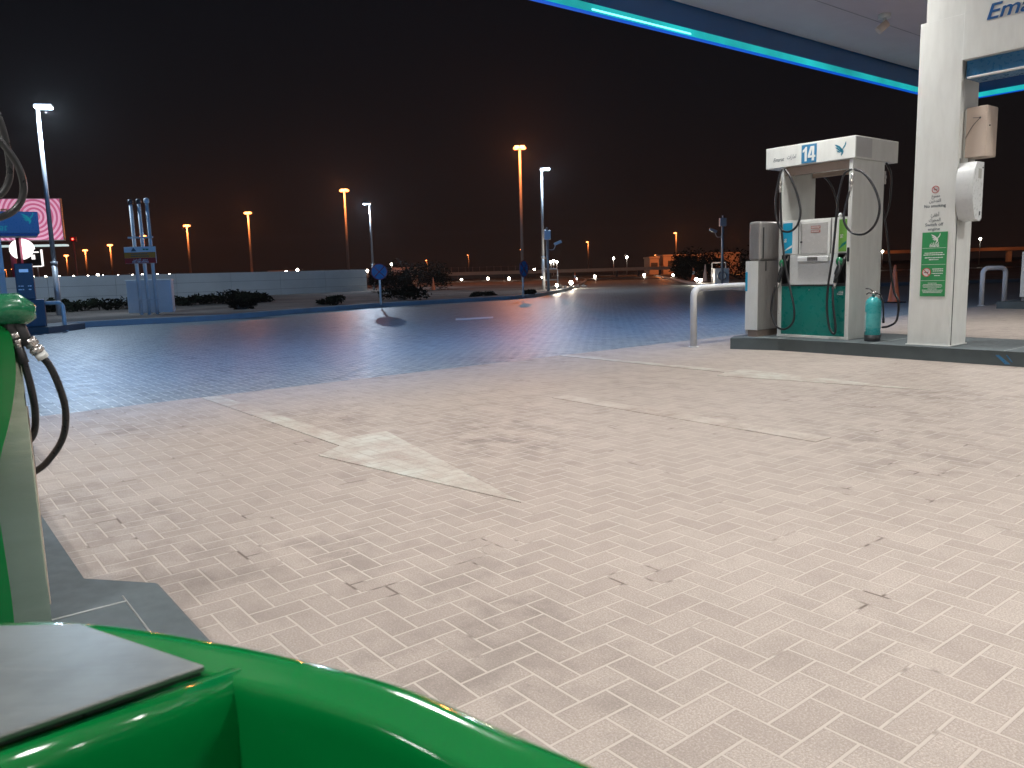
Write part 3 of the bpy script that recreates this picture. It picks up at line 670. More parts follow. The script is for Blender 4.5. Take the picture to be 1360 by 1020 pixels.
# red-topped mast
p = dep(103, 372, 70); o = thing('signal_mast', 'thin reddish mast with red light left of the vent pipes', 'mast', (p.x, p.y, 0))
zt = dep(97, 321, 70).z; MB().tube([(0, 0, 0), (0, 0, zt)], .07, 8).build('shaft', plain('red_mast', (.45, .16, .12, 1), .5), o)
hd = MB().box(-.28, .28, -.1, .1, zt, zt + .42, .03).build('lamp_box', RED, o); MB().ball((0, -.12, zt + .22), .08, .06, .08, 8).build('lens', glow('red_lens', (1, .05, .03, 1), 14), hd)

# ------------------------------------------------------------------ low lights
E_G = glow('lit_warm_lens', (1.0, .88, .72, 1), 45)
def groundlight(label, px, py, z=.0, power=25, r=.09, Y=None, grp='road edge lights', col=(1, .86, .68)):
    p = g(px, py, z) if Y is None else dep(px, py, Y)
    base = 0 if Y else z
    o = thing('bollard_light', label, 'bollard light', (p.x, p.y, base), 0, grp); zz = p.z - base + (.0 if Y else .22)
    MB().tube([(0, 0, 0), (0, 0, max(.05, zz - r))], r * .35, 8).build('post', GALV, o)
    MB().ball((0, 0, zz), r, r, r, 10).build('lens', E_G, o)
    if power: lamp('lamp_light', (0, -.05 - r, zz + r + .05), power, col, r, o)
    return o
gl = [('round road edge light right of the dark bush', 613, 374, 30, .17), ('road edge light midway along the barrier', 648, 372.5, 35, .19), ('road edge light left of the second round sign', 676, 373, 40, .21),
      ('bright road edge light behind the centre white pole', 720, 371, 40, .14), ('bright light at the foot of the kerb guard frame', 739.5, 385, 60, .10), ('light seen through the top of the kerb guard frame', 740, 365, 30, .14),
      ('brightest low light at the kerb nose', 758.5, 380.5, 120, .16), ('small light just past the kerb nose', 766, 374, 12, .07), ('low light across the road right of the kerb nose', 790, 369.5, 40, .19),
      ('low light across the road in the middle of the gap', 855.5, 367.5, 45, .19), ('light beside the small red cone', 894, 368.6, 35, .15), ('light at the foot of the grey-white cone', 925, 376, 60, .13), ('dim light between the two tall cones', 930.5, 377.5, 12, .12)]
for l, x, y, pw, r in gl: groundlight(l, x, y, 0.12 if (x > 880 or x < 770) else 0, pw * 1.4, r * .7)
lbl = ['at the far left edge', 'left of the dark terminal', 'right of the dark terminal', 'just left of the tall white pole', 'just right of the tall white pole', 'under the reddish mast', 'right of the reddish mast', 'orange-tinted and largest in the row', 'left of the vent pipes', 'close to the left vent pipe',
       'behind the vent pipes on the left', 'behind the vent pipes on the right', 'right of the vent pipes', 'far right of the vent pipes', 'over the middle of the long wall', 'near the right third of the wall', 'brightest above the wall, right of middle', 'at the right end of the wall']
for l, x, y in zip(lbl, (4, 20, 44, 61, 79, 98, 117, 130, 137, 157, 176, 189, 209, 225, 354, 380, 395, 488), (368, 368, 368, 368, 368, 367.5, 367.3, 365, 367, 366.5, 366, 365.5, 365, 365, 363, 361, 358.5, 359.5)):
    groundlight('tiny light above the long wall, ' + l, x, y, power=0, r=.17, Y=110, grp='distant lights beyond the wall')
for l, x, y in (('left of a close pair beyond the centre poles', 731.5, 348), ('higher of a close pair beyond the centre poles', 735, 346.5), ('bright small distant light right of the centre poles', 739.5, 347.7), ('dim distant light left of the centre white pole', 709.5, 358),
                ('distant light above the gap, left of two', 815, 343), ('distant light above the gap, right of two', 832.5, 341.5), ('low distant light before the orange building', 884, 350), ('second low distant light before the orange building', 913.5, 348.5), ('third low distant light, left of the blue frame', 945, 347), ('low distant light right of the blue pole', 969, 346.5), ('lowest right distant light beside the blue pole', 974.5, 346.8),
                ('distant white light right of the column', 1302, 317), ('small distant light behind dispenser 14', 1172, 334), ('tiny light high above the bush at the wall end', 520, 351)):
    groundlight('tiny ' + l, x, y, power=0, r=.18, Y=130, grp='distant lights across the road')

# ------------------------------------------------------------------ wall
w0 = Vector((-9.0, 50.0)); w1 = Vector((-36, 21.8)); d = (w1 - w0).normalized(); nrm = Vector((-d.y, d.x)); nrm = nrm if nrm.dot(Vector((0, -1))) > 0 else -nrm
ang = math.atan2(-d.y, -d.x)
o = thing('boundary_wall', 'long low pale concrete wall behind the verge at the left', 'wall', (w1.x, w1.y, 0), ang)
L = (w1 - w0).length; x = 0
while x < L:
    e = min(x + 3.0, L)
    MB().box(x + .006, e - .006, -.08, .08, 0, 1.44, .006).build('wall_panel', WALLM, o)
    x += 3.0
m = MB()
for k in (.45, .95): m.box(0, L, -.083, -.0802, k, k + .012)
m.build('panel_groove', plain('groove_dark_grey', (.2, .2, .2, 1), .8), o)  # plain dark grey strips along the wall panels

# ------------------------------------------------------------------ vent pipes
p = g(195, 418, .12); o = thing('vent_stack', 'three tall vent pipes with warning plate on the verge', 'vent pipes', (p.x, p.y, .12), .02)
Yp = p.y; loc = lambda px, py, dy=0: dep(px, py, Yp + dy) - Vector((p.x, p.y, .12))
for i, (bx, tx, ty) in enumerate(((188, 170.5, 272), (198.5, 181.5, 271), (209, 191.5, 270))):
    b_ = loc(bx, 416); t_ = loc(tx, ty); t_.x = b_.x + (t_.x - b_.x) * .25; 
    MB().cyl((b_.x, 0, 0), (t_.x, 0, t_.z), .05, 12).build('pipe', POLEW, o)
    MB().lathe([(.06, 0), (.075, .03), (.075, .12), (.03, .15)], (t_.x, 0, t_.z), 12).build('vent_cap', DARK if i < 2 else POLEW, o)
b0 = loc(188, 416).x; b1 = loc(209, 416).x
MB().box(b0 - .16, b1 + .1, -.09, -.052, 2.22, 2.27).build('cross_bar', POLEW, o)
MB().box(b0 - .14, b1 + .14, -.09, -.052, .42, .46).build('cross_bar', POLEW, o)
pz0 = 1.50; pz1 = 1.98; pa = b0 - .28; pb_ = b1 + .16; dz = (pz1 - pz0) / 3
MB().box(pa, pb_, -.13, -.10, pz0, pz1, .004).build('warning_plate', INKW, o)
MB().box(pa + .004, pb_ - .004, -.135, -.1305, pz0 + dz, pz0 + 2 * dz).build('orange_band', ORANGE, o)
MB().box(pa + .004, pb_ - .004, -.135, -.1305, pz0 + .004, pz0 + dz - .002).build('red_band', RED, o)
m = MB(); cx = pa + .28; m.prism([(cx - .08, -.131, pz1 - .13), (cx + .08, -.131, pz1 - .13), (cx, -.131, pz1 - .02)], (0, -.004, 0)); m.build('warning_triangle', INKG, o)
bars(o, [(pb_ - .28, pz1 - .08, .16, .05)], GREENS, -.133)
bars(o, [((pa + pb_) / 2, pz0 + dz * 1.68, .5, .03), ((pa + pb_) / 2, pz0 + dz * 1.3, .52, .03)], INKG, -.137)
text(arab('ممنوع التدخين'), INKW, o, ((pa + pb_) / 2, -.138, pz0 + dz * .68), .08, width=.42, bold=.02)
text('NO SMOKING', INKW, o, ((pa + pb_) / 2, -.138, pz0 + dz * .26), .07, width=.46, bold=.02)
p2 = g(196, 416, .12); o = thing('utility_cabinet', 'pale square utility panel behind the three vent pipes', 'cabinet', (p2.x + .02, p2.y + .25, .12), .03)
MB().box(-.72, .66, 0, .22, 0, 1.0, .02).build('cabinet_body', WHITE2, o)
MB().box(-.74, .68, -.01, .23, 1.001, 1.03, .008).build('lid', WHITE2, o)

# ------------------------------------------------------------------ round signs
def roundsign(label, bx, by, cx, cy, rad, turn, back=False):
    p = g(bx, by, .12); z = dep(cx, cy, p.y).z - .12; o = thing('no_parking_sign', label, 'road sign', (p.x, p.y, .12), turn, 'round no parking signs')
    MB().cyl((0, 0, 0), (0, 0, z + rad * .6), .035, 10).build('post', POLEW, o)
    dsk = [(math.cos(k * math.pi / 16) * rad, -.05, z + math.sin(k * math.pi / 16) * rad) for k in range(32)]
    MB().prism(dsk, (0, -.008, 0)).build('disc', BLUEH if not back else GALV, o)
    if not back:
        m = MB(); ring(m, 0, -.06, z, rad * .95, rad * .05, 32); s = rad * .62
        m.tube([(-s, -.061, -s + z), (s, -.061, s + z)], rad * .05, 5); m.tube([(s, -.063, -s + z), (-s, -.063, s + z)], rad * .05, 5); m.build('red_cross_and_rim', plain('faded_red', (.22, .03, .06, 1), .5), o)
roundsign('round blue no parking sign on a white post before the wall end', 506, 404.5, 503, 361, .27, .1)
roundsign('narrow-seen round sign on a white post left of the centre white lamp', 695, 394.5, 695.5, 357, .32, 1.0)

# ------------------------------------------------------------------ camera poles
def campole(label, bx, by, h, boxh, side, cab=False):
    p = g(bx, by, .12); o = thing('camera_pole', label, 'camera pole', (p.x, p.y, .12), 0, 'camera poles')
    MB().cyl((0, 0, 0), (0, 0, h), .06, 12).build('post', GALV, o)
    MB().box(-.15, .15, -.12, .12, h - boxh, h, .015).build('control_box', GALV, o)
    MB().cyl((0, 0, h), (0, 0, h + .12), .04, 8).build('antenna_stub', GALV, o)
    MB().tube(smooth([(0, 0, h - .85), (side * .25, -.02, h - .86), (side * .36, -.04, h - .68)]), .02, 6).build('arm', GALV, o)
    m = MB(); m.box(-.22, .14, -.06, .06, -.06, .07, .015); m.rot(R(22) if side < 0 else R(158), 'Y'); c = m.build('camera_housing', GALV, o, (side * .42, -.04, h - .58))
    return o
campole('blue-lit pole with box and camera at the far right', 959, 380, 3.15, .38, -1)
campole('pole with box and camera beside the centre white lamp', 728.5, 387.5, 2.75, .42, 1)
p = g(962, 377, .12); o = thing('utility_cabinet', 'pale blue cabinet behind the far right guard frame', 'cabinet', (p.x, p.y + .6, .12))
MB().box(-.36, .42, 0, .4, 0, .82, .02).build('cabinet_body', WHITE2, o); m = MB(); ring(m, .03, -.02, .42, .22, .03); m.build('hose_reel', GREYM, o)

# ------------------------------------------------------------------ left service bay equipment
p = g(38, 443); Yb = p.y
o = thing('pump_island', 'low island under the dark terminal at the left edge', 'kerbed island', (p.x, p.y, 0), .0)
MB().box(-4, .55, -.15, 1.4, -.02, .14, .01).build('plinth', KERBM, o)
o = thing('payment_terminal', 'dark teal upright terminal on the left island', 'terminal', (p.x - .08, p.y + .25, .14), .5)
tq = plain('dark_teal_metal', (.02, .07, .11, 1), .35, dirt=.2)
MB().box(-.2, .16, 0, .3, .62, 1.44, .015).build('head_cabinet', tq, o); MB().box(-.15, .32, -.05, .4, 0, .618, .015).build('base_cabinet', tq, o)
MB().box(-.11, .07, -.006, -.0005, 1.24, 1.31).build('display', glow('dim_blue_screen', (.25, .5, .9, 1), .5), o)
bars(o, [(-.1, .93, .11, .03), (.08, .93, .1, .03), (-.1, .85, .12, .03), (.08, .85, .08, .03)], INKW, -.003)
o = thing('service_canopy', 'blue sign box with turquoise emblem on posts at the left edge', 'sign', (p.x - .4, p.y + .9, 0), .58)
ob = o.location; c_, s_ = math.cos(.58), math.sin(.58)
def lc(px, py):
    d = ray(px, py); n = Vector((s_, -c_, 0)); q = CP + d * (n.dot(ob - CP) / n.dot(d)) - ob; return Vector((q.x * c_ + q.y * s_, 0, q.z))
xr = lc(52, 300).x; zt = lc(40, 281).z; zb = lc(40, 310).z
MB().box(xr - 3.2, xr, 0, .9, zb, zt, .01).build('sign_box', BLUEH, o); MB().box(xr - 3.15, xr - .05, .03, .87, zb - .06, zb - .002).build('soffit', BLUED, o)
for a_ in (-.85, -2.9): MB().box(xr + a_ - .06, xr + a_ + .06, .35, .47, .0, zb - .062).build('post', POLEW, o)
TQ = glow('turquoise_lit_logo', (.02, .55, .55, 1), .25)
bird(TQ, o, xr - .22, -.003, (zt + zb) / 2 + .10, .26, flip=False)
text('Emarat', TQ, o, (xr - .95, -.004, (zt + zb) / 2 - .12), .22, shear=.25, width=.6)
text(arab('امارات'), TQ, o, (xr - .95, -.004, (zt + zb) / 2 + .12), .22, width=.5)

# ------------------------------------------------------------------ billboard and lit signs
def billm():
    t = NT('striped_poster'); v = t.coord('Object'); w = t.node('ShaderNodeTexWave', wave_type='RINGS', rings_direction='SPHERICAL')
    t.link(v, w.inputs[0]); v.node.inputs['Location'].default_value = (1.6, 0, -8.4); w.inputs['Scale'].default_value = .72; w.inputs['Distortion'].default_value = 1.6; w.inputs['Detail'].default_value = 0; w.inputs['Detail Scale'].default_value = .35
    k = t.ramp(w.outputs['Fac'], .42, .58); c = t.mix(k, sr(196, 104, 142), sr(245, 180, 210)); t.link(c, t.b.inputs['Base Color']); t.link(c, t.b.inputs['Emission Color'])
    t.b.inputs['Emission Strength'].default_value = .75; return t.m
Yd = 88.0; c0 = dep(83, 318, Yd)
o = thing('billboard', 'lit pink striped billboard behind the tall pole at the left', 'billboard', (c0.x - 1.0, Yd, 0), .25)
hgt = (dep(83, 318, Yd) - dep(83, 264, Yd)).length; zb = c0.z
MB().box(-13, 1.0, -.05, .0, zb, zb + hgt, .0).build('poster', billm(), o, None)
MB().box(-13.1, 1.1, .002, .5, zb - .1, zb + hgt + .1, .02).build('casing', GALV, o)
MB().box(-13, 1.5, -1.1, -.06, zb - .75, zb - .55, .03).build('light_tray', glow('lit_white_tray', (.8, 1, .98, 1), .7), o)
for a_ in (-9.5, -4.2): MB().cyl((a_, .3, 0), (a_, .3, zb), .28, 10).build('post', plain('magenta_post', (.5, .06, .16, 1), .5), o)
text('me Recruit!', plain('gold_print', (.95, .72, .35, 1), .5), o, (-5.6, -.06, zb + hgt * .72), 1.15, width=5.5, bold=.03)
o2 = dep(28, 331, 80); o = thing('round_lit_sign', 'bright round white sign below the billboard', 'sign', (o2.x, o2.y, 0), 0)
MB().prism([(math.cos(k * math.pi / 16) * 1.2, 0, o2.z + math.sin(k * math.pi / 16) * 1.0) for k in range(32)], (0, .3, 0)).build('disc', glow('lit_sign_face', (1, .97, .95, 1), 2.2), o)
MB().box(-.22, .12, -.4, -.02, 0, o2.z + 1.2).build('post', plain('magenta_post', (.5, .06, .16, 1), .5), o)
o2 = dep(48, 343, 80); o = thing('lit_frame_sign', 'small white outline sign right below the billboard', 'sign', (o2.x, o2.y, 0), 0)
E_S = glow('lit_white_sign', (1, .95, .92, 1), 1.6)
MB().box(-1.1, .7, .05, .2, o2.z - .9, o2.z + .9, .02).build('panel', DARK, o); MB().cyl((0, .12, 0), (0, .12, o2.z - .9), .08, 8).build('post', GALV, o)
m = MB(); m.box(.50, .68, -.01, .045, o2.z - .8, o2.z + .85); m.box(-.7, .49, -.01, .045, o2.z - .85, o2.z - .75); m.box(-.45, -.12, -.01, .045, o2.z - .1, o2.z + .35); m.box(-.3, .3, -.01, .045, o2.z + .55, o2.z + .66); m.build('lit_outline', E_S, o)

# ------------------------------------------------------------------ barriers, fence and far buildings
def longbox(name, label, cat, pa, pb, z0, z1, mat, th=.3, posts=None, grp=None, pname='wall_panel'):
    a = Vector((pa[0], pa[1], 0)); b = Vector((pb[0], pb[1], 0)); d = b - a; o = thing(name, label, cat, a, math.atan2(d.y, d.x), grp); L = d.length
    MB().box(0, L, -th / 2, th / 2, z0, z1, .02).build(pname, mat, o)
    if posts:
        k = 0; m = 0
        while k < L:
            MB().box(k - .03, k + .03, -.03, .03, z1 + .0, z1 + posts[1]).build('fence_post', plain('dull_pole_paint', (.22, .20, .19, 1), .7), o); k += posts[0]
        for q in (.9,): MB().box(0, L, -.012, .012, z1 + posts[1] * q - .012, z1 + posts[1] * q + .012).build('fence_rail', plain('dull_pole_paint', (.22, .20, .19, 1), .7), o)
    return o
D = lambda x, y, Y: dep(x, y, Y)
a = D(588, 366, 100); b = D(905, 364, 106)
longb = longbox('crash_barrier', 'long low orange-lit crash barrier across the road behind the lights', 'barrier', a, b, .72, 1.14, BUILD, .4, pname='rail_beam')
for k in range(2, 32, 3): MB().box(k - .12, k + .12, .21, .45, -.01, .95).build('support_post', DARK, longb)
a = D(590, 358, 112); b = D(712, 358, 112)
longbox('mesh_fence', 'thin post fence above the barrier left of centre', 'fence', a, b, 0, 1.0, DARK, .2, (1.0, .85), pname='footing')
for (x0, x1, y0, y1, Y, l) in ((863, 875, 341, 352, 120, 'small orange-lit block at the left of the far buildings'), (881, 902, 338.5, 351, 122, 'orange-lit building behind the low bright orange lamp'), (903, 930, 338, 351, 124, 'orange-lit flat building left of the dark gap'), (934, 982, 336, 351, 126, 'long orange-lit flat building behind the blue pole'),
                              (523, 547, 355.5, 366, 75, 'small orange-lit shed behind the dark bush'), (300, 340, 363, 372, 125, 'low far building above the wall middle, left one'), (358, 388, 359.5, 372, 125, 'low reddish building above the wall right of middle')):
    a = D(x0, y1, Y); b = D(x1, y1, Y); t = D(x0, y0, Y)
    o = thing('low_building', l, 'building', (a.x, a.y, 0), 0); Lx = (b - a).length
    MB().box(0, Lx, 0, 5, 0, t.z - .25).build('wall', BUILD, o); MB().box(-.15, Lx + .15, -.2, 5.1, t.z - .249, t.z, .03).build('roof', BUILD, o)
    n = max(1, int(Lx / 3.5))
    for k in range(n):
        c = (k + .5) * Lx / n; MB().box(c - .5, c + .5, -.03, .02, max(.3, t.z - 1.9), max(.9, t.z - .9)).build('window', DARK, o)
    if Y > 100 and x0 > 800: lamp('wall_light', (Lx / 2, -7, max(4.0, t.z + 2)), 700, LO, .2, o)
    if x0 == 523: lamp('wall_light', (Lx * .3, -2.2, 2.6), 60, LO, .1, o)
a = D(1150, 333, 200); b = D(1420, 325, 200)
o = longbox('overpass_parapet', 'distant overpass edge lit orange at the right', 'overpass', a, b, a.z - .9, a.z - .1, BUILD, .5)
for k in range(0, int((b - a).length), 12): MB().box(k, k + 1.0, .3, 1.2, 0, a.z - .91).build('pier', WALLM, o)
for k in (6, 32, 44): lamp('parapet_light', (k, -5, a.z + 1.5), 300, LO, .3, o)

# ------------------------------------------------------------------ plants
def bush(name, label, p, sx, sy, h, n=900, leaf=.09, grp=None, cat='bush', trunk=False):
    rnd = random.Random(hash(label) % 1000 if False else sum(map(ord, label))); o = thing(name, label, cat, p, rnd.uniform(0, 6), grp)
    m = MB(); cl = [(rnd.uniform(-.75, .75) * sx, rnd.uniform(-.75, .75) * sy, rnd.uniform(.25, .8) * h, rnd.uniform(.28, .5)) for _ in range(9)]
    for i in range(n):
        c = cl[rnd.randrange(len(cl))]; v = Vector((rnd.gauss(0, 1), rnd.gauss(0, 1), rnd.gauss(0, 1))).normalized() * rnd.uniform(.5, 1.08) * c[3]
        q = Vector((c[0] + v.x * sx, c[1] + v.y * sy, max(.02, c[2] + v.z * h)))
        a_ = Vector((rnd.gauss(0, 1), rnd.gauss(0, 1), rnd.gauss(0, 1))).normalized(); b_ = a_.orthogonal().normalized(); l = leaf * rnd.uniform(.6, 1.4)
        vs = [m.b.verts.new(q + w) for w in (-a_ * l, b_ * l * .45, a_ * l, -b_ * l * .45)]; m.b.faces.new(vs)
    m.build('crown', LEAF, o)
    m = MB()
    for k in range(5): c = cl[k]; m.tube([(rnd.uniform(-.05, .05), rnd.uniform(-.05, .05), -.02), (c[0] * .5, c[1] * .5, c[2] * .5), (c[0], c[1], c[2])], [.04, .03, .01], 5)
    m.build('trunk', BARK, o); return o
bush('bush', 'large dark bush right of the wall end', g(552, 386, .12), 2.3, 1.5, 1.45, 4200, .075)
bush('bush', 'dark bush beside the large one, behind the blue sign', g(520, 387, .12), 1.5, 1.2, 1.1, 2200, .075)
bush('bush', 'broad dark hedge bush behind the two tall cones', g(935, 371, .12), 3.6, 1.6, 2.0, 3600, .11)
bush('bush', 'lower dark bush left of the cone hedge', g(908, 369.6, .12), 3.0, 1.5, 1.6, 2400, .11)
bush('bush', 'dark bush right of the pale blue cabinet', g(985, 371, .12), 3.2, 1.5, 1.9, 2400, .11)
for i, (x, y, s, hh_, l) in enumerate(((112, 413, 1.0, .6, 'low scrub at the wall foot right of the tall pole'), (240, 406, 1.1, .55, 'low scrub against the wall right of the vent pipes'), (300, 403.5, 1.3, .7, 'taller scrub against the middle of the wall'), (325, 402.5, 1.1, .6, 'scrub beside the taller scrub at the wall middle'), (345, 402, .9, .5, 'rightmost scrub against the wall'),
                                   (320, 411, .55, .4, 'small scrub clump near the kerb below the wall middle'), (437, 404.5, .8, .4, 'scrub clump near the kerb left of the blue sign'), (536, 398.5, 1.0, .7, 'grey scrub on the verge right of the blue sign'), (646, 393, .9, .25, 'flat scrub on the verge left of the narrow sign'), (705, 391, .5, .2, 'tiny scrub right of the narrow sign'),
                                   (70, 414, .9, .6, 'scrub left of the tall pole'), (270, 404.5, 1.0, .5, 'scrub between the vent pipes and the wall middle'), (160, 411, 1.2, .5, 'scrub behind the pale utility panel'))):
    bush('scrub', l, g(x, y, .12), s, s * .6, hh_ * .72, 700, .07, 'scrub along the verge', 'shrub')
o = thing('debris_heap', 'low rubble on the verge corner beside the kerb nose', 'rubble', g(752, 382, .12)); m = MB(); rnd = random.Random(5)
for k in range(26):
    c = Vector((rnd.uniform(-1.1, 1.1), rnd.uniform(-.6, .6), .06)); r = rnd.uniform(.05, .14); bmesh.ops.create_icosphere(m.b, subdivisions=1, radius=r, matrix=Matrix.Translation(c) @ Matrix.Diagonal((1, 1, .6, 1)))
m.build('rocks', BUILD, o)

# ------------------------------------------------------------------ canopy
UE = -7.85; VE = 18.35; U1 = 18.0; V0 = -14.0; ZC = 4.83; ZL = 4.43
cn = thing('station_canopy', 'large flat station canopy with glowing cyan edge overhead', 'canopy', S(0, 0, 0), SRZ)
m = MB(); m.box(UE + .05, U1 - .05, V0 + .05, VE - .05, ZC, ZC + .12); m.build('ceiling', CEIL, cn)
m = MB(); k = UE + 1.2
while k < U1 - .1: m.box(k, k + .012, V0 + .1, VE - .1, ZC - .003, ZC - .0005); k += 1.2
m.build('ceiling_seam', plain('ceiling_joint', (.25, .23, .25, 1), .6), cn)
def fasc(x0, x1, y0, y1, mat, name, z0, z1, bev=0): return MB().box(x0, x1, y0, y1, z0, z1, bev).build(name, mat, cn)
for (x0, x1, y0, y1) in ((UE - .25, UE, V0, VE + .25), (UE, U1, VE, VE + .25), (U1, U1 + .25, V0, VE), (UE, U1, V0 - .25, V0)):
    fasc(x0, x1, y0, y1, BLUED, 'fascia', ZL + .09, ZC + .75)
NEON = glow('cyan_neon', (.015, .55, .56, 1), .72)
_t = NEON.node_tree; _n = _t.nodes.new('ShaderNodeTexNoise'); _n.inputs['Scale'].default_value = .9; _n.inputs['Detail'].default_value = 3
_c = _t.nodes.new('ShaderNodeTexCoord'); _t.links.new(_c.outputs['Object'], _n.inputs['Vector']); _r = _t.nodes.new('ShaderNodeMapRange')
_r.inputs[1].default_value = .35; _r.inputs[2].default_value = .7; _r.inputs[3].default_value = .45; _r.inputs[4].default_value = 1.0
_t.links.new(_n.outputs['Fac'], _r.inputs[0]); _t.links.new(_r.outputs[0], _t.nodes['Principled BSDF'].inputs['Emission Strength'])
NEONB = glow('blue_neon', (.0, .12, .8, 1), .6); NEONW = glow('neon_tube_core', (.25, .9, 1.0, 1), 1.8)
for (x0, x1, y0, y1) in ((UE - .03, UE + .03, V0, VE + .03), (UE + .03, U1, VE - .03, VE + .03)):
    fasc(x0, x1, y0, y1, NEON, 'light_strip', ZL, ZL + .088)
    fasc(x0 - .05 if x1 - x0 < 1 else x0, x1 - .03 if x1 - x0 < 1 else x1, y0 if x1 - x0 < 1 else y0 + .03, y1 if x1 - x0 < 1 else y1 + .05, NEONB, 'light_strip', ZL - .012, ZL - .002)
for (a_, b_) in ((4.8, 6.6), (7.6, 9.6)): fasc(UE + .031, UE + .036, a_, b_, NEONW, 'light_strip', ZL + .006, ZL + .03, .002)
E_C = glow('lit_ceiling_panel', (1, .97, .93, 1), 8)
CL = []
for u in (-5.4, -.6, 4.2, 9.0):
    for v in (-8, -2.6, 2.8, 8.4, 14.0): CL.append((u, v))
for (u, v) in CL:
    fr = MB().box(u - .34, u + .34, v - .34, v + .34, ZC - .05, ZC - .004, .008).build('ceiling_lamp', WHITE, cn)
    MB().box(u - .29, u + .29, v - .29, v + .29, ZC - .058, ZC - .051).build('diffuser', E_C, fr)
    d_ = bpy.data.lights.new('ceiling_light', 'AREA'); d_.shape = 'SQUARE'; d_.size = .5; d_.energy = 112; d_.color = (1, .98, .94); d_.spread = R(150)
    lo = bpy.data.objects.new('ceiling_light', d_); COL.objects.link(lo); lo.parent = cn; lo.location = (u, v, ZC - .075)
o = thing('dome_camera', 'small white camera hanging from the canopy ceiling near the column', 'camera', S(-6.4, 12.43, ZC), SRZ)
MB().cyl((0, 0, 0), (0, 0, -.06), .09, 14).build('mount', WHITE, o); MB().tube([(0, 0, -.06), (0, 0, -.12)], .03, 8).build('stem', WHITE, o)
MB().tube([(-.06, -.06, -.24), (.03, .03, -.13)], .06, 12).build('housing', BEIGE, o)
# fluorescent blue wash from the neon line on the drive
for v in (-4, 2, 8, 14):
    d_ = bpy.data.lights.new('neon_light', 'AREA'); d_.shape = 'RECTANGLE'; d_.size = .1; d_.size_y = 6.0; d_.energy = 215; d_.color = (.10, .38, 1.0)
    lo = bpy.data.objects.new('neon_light', d_); COL.objects.link(lo); lo.parent = cn; lo.location = (UE - .15, v, ZL - .05); lo.rotation_euler = (0, R(62), 0)

# ------------------------------------------------------------------ own (left) dispenser
OP = S(-2.463, .26, .15)
o = thing('fuel_dispenser', 'greenish steel-sided fuel dispenser cut by the left edge', 'fuel pump', OP, SRZ)
MB().box(-.95, 0, -.78, 0, 0, .84, .004).build('lower_cabinet', SATIN, o)
MB().box(-.96, .004, -.79, -.0, .841, .90, .01).build('top_trim', WHITE, o)
MB().box(-.95, -.0, -.78, -.30, .902, 2.3, .005).build('upper_cabinet', WHITE, o)
MB().box(-.95, .03, -1.0, .02, 2.301, 2.6, .006).build('header_box', WHITE, o)
MB().box(-.9, -.03, .001, .006, .05, .62, .002).build('front_door', BEIGE, o)
# green moulded cheek on the end face
ck = smooth([Vector((0, q.y, q.z)) for q in [pl(*a, OP, 0, .05) for a in ((-60, 400), (0, 432), (12, 441), (18, 460), (21, 495), (17, 535), (10, 570), (2, 600), (-3, 630), (-3, 670), (1, 700), (9, 750), (16, 800), (21, 850), (24, 880), (-60, 900))]], 4)
m = MB(); m.prism([(.002, p.y, p.z) for p in ck], (.05, 0, 0), .012); m.build('moulded_cheek', GREENP, o)
cx = lambda px, py, u=.0: pl(px, py, OP, 0, u)
# raised nozzle with green cover and two hose tails
nz = bpy.data.objects.new('nozzle', None); COL.objects.link(nz); nz.parent = o
P_ = lambda px, py, u=.03: cx(px, py, u)
c = P_(12, 416); MB().tube([P_(-30, 415), P_(-5, 412), P_(20, 410), P_(34, 418), P_(42, 426)], [.042, .042, .043, .036, .015], 14).build('cover', GREENN, nz)
MB().tube([P_(10, 425), P_(20, 455)], .017, 10).build('grip', DARK, nz); MB().tube([P_(20, 425), P_(36, 458)], .017, 10).build('grip', DARK, nz)
for (a_, b_) in (((13, 434), (25, 461)), ((28, 440), (57, 474))):
    p0 = P_(*a_); p1 = P_(*b_)
    d_ = p1 - p0
    m = MB(); m.cyl(p0 + d_ * .30, p0 + d_ * .55, .019, 6); m.cyl(p0 + d_ * .55, p0 + d_ * .64, .014); m.cyl(p0 + d_ * .64, p0 + d_ * .8, .018, 8); m.cyl(p0 + d_ * .8, p1, .013); m.build('swivel_coupling', STEEL, nz)
MB().tube([P_(52, 468), P_(58, 476)], .0155, 10).build('crimp_collar', INKW, nz)
hose([P_(56, 474), P_(66, 486), P_(78, 512), P_(87, 545, .0), P_(84, 580, -.04), P_(68, 607, -.08), P_(47, 626, -.12), P_(10, 642, -.16)], .0095, o)
hose([P_(25, 461), P_(33, 485), P_(42, 518), P_(47, 552, -.02), P_(43, 580, -.07), P_(20, 605, -.12)], .0095, o)
MB().tube([P_(23, 458), P_(32, 482)], .0125, 10).build('spring_guard', DARK, o)
hg = plain('worn_grey_hose', (.016, .018, .02, 1), .3, dirt=0)
hose([P_(-30, 90, -.2), P_(-8, 140, -.2), P_(6, 180, -.2), P_(13, 220, -.2), P_(10, 245, -.2), P_(-4, 262, -.2), P_(-30, 270, -.2)], .0095, o, hg)
hose([P_(-40, 160, -.1), P_(-10, 178, -.1), P_(12, 202, -.1), P_(27, 228, -.1), P_(31, 255, -.1), P_(22, 276, -.1), P_(2, 288, -.1), P_(-30, 292, -.1)], .0095, o, hg)

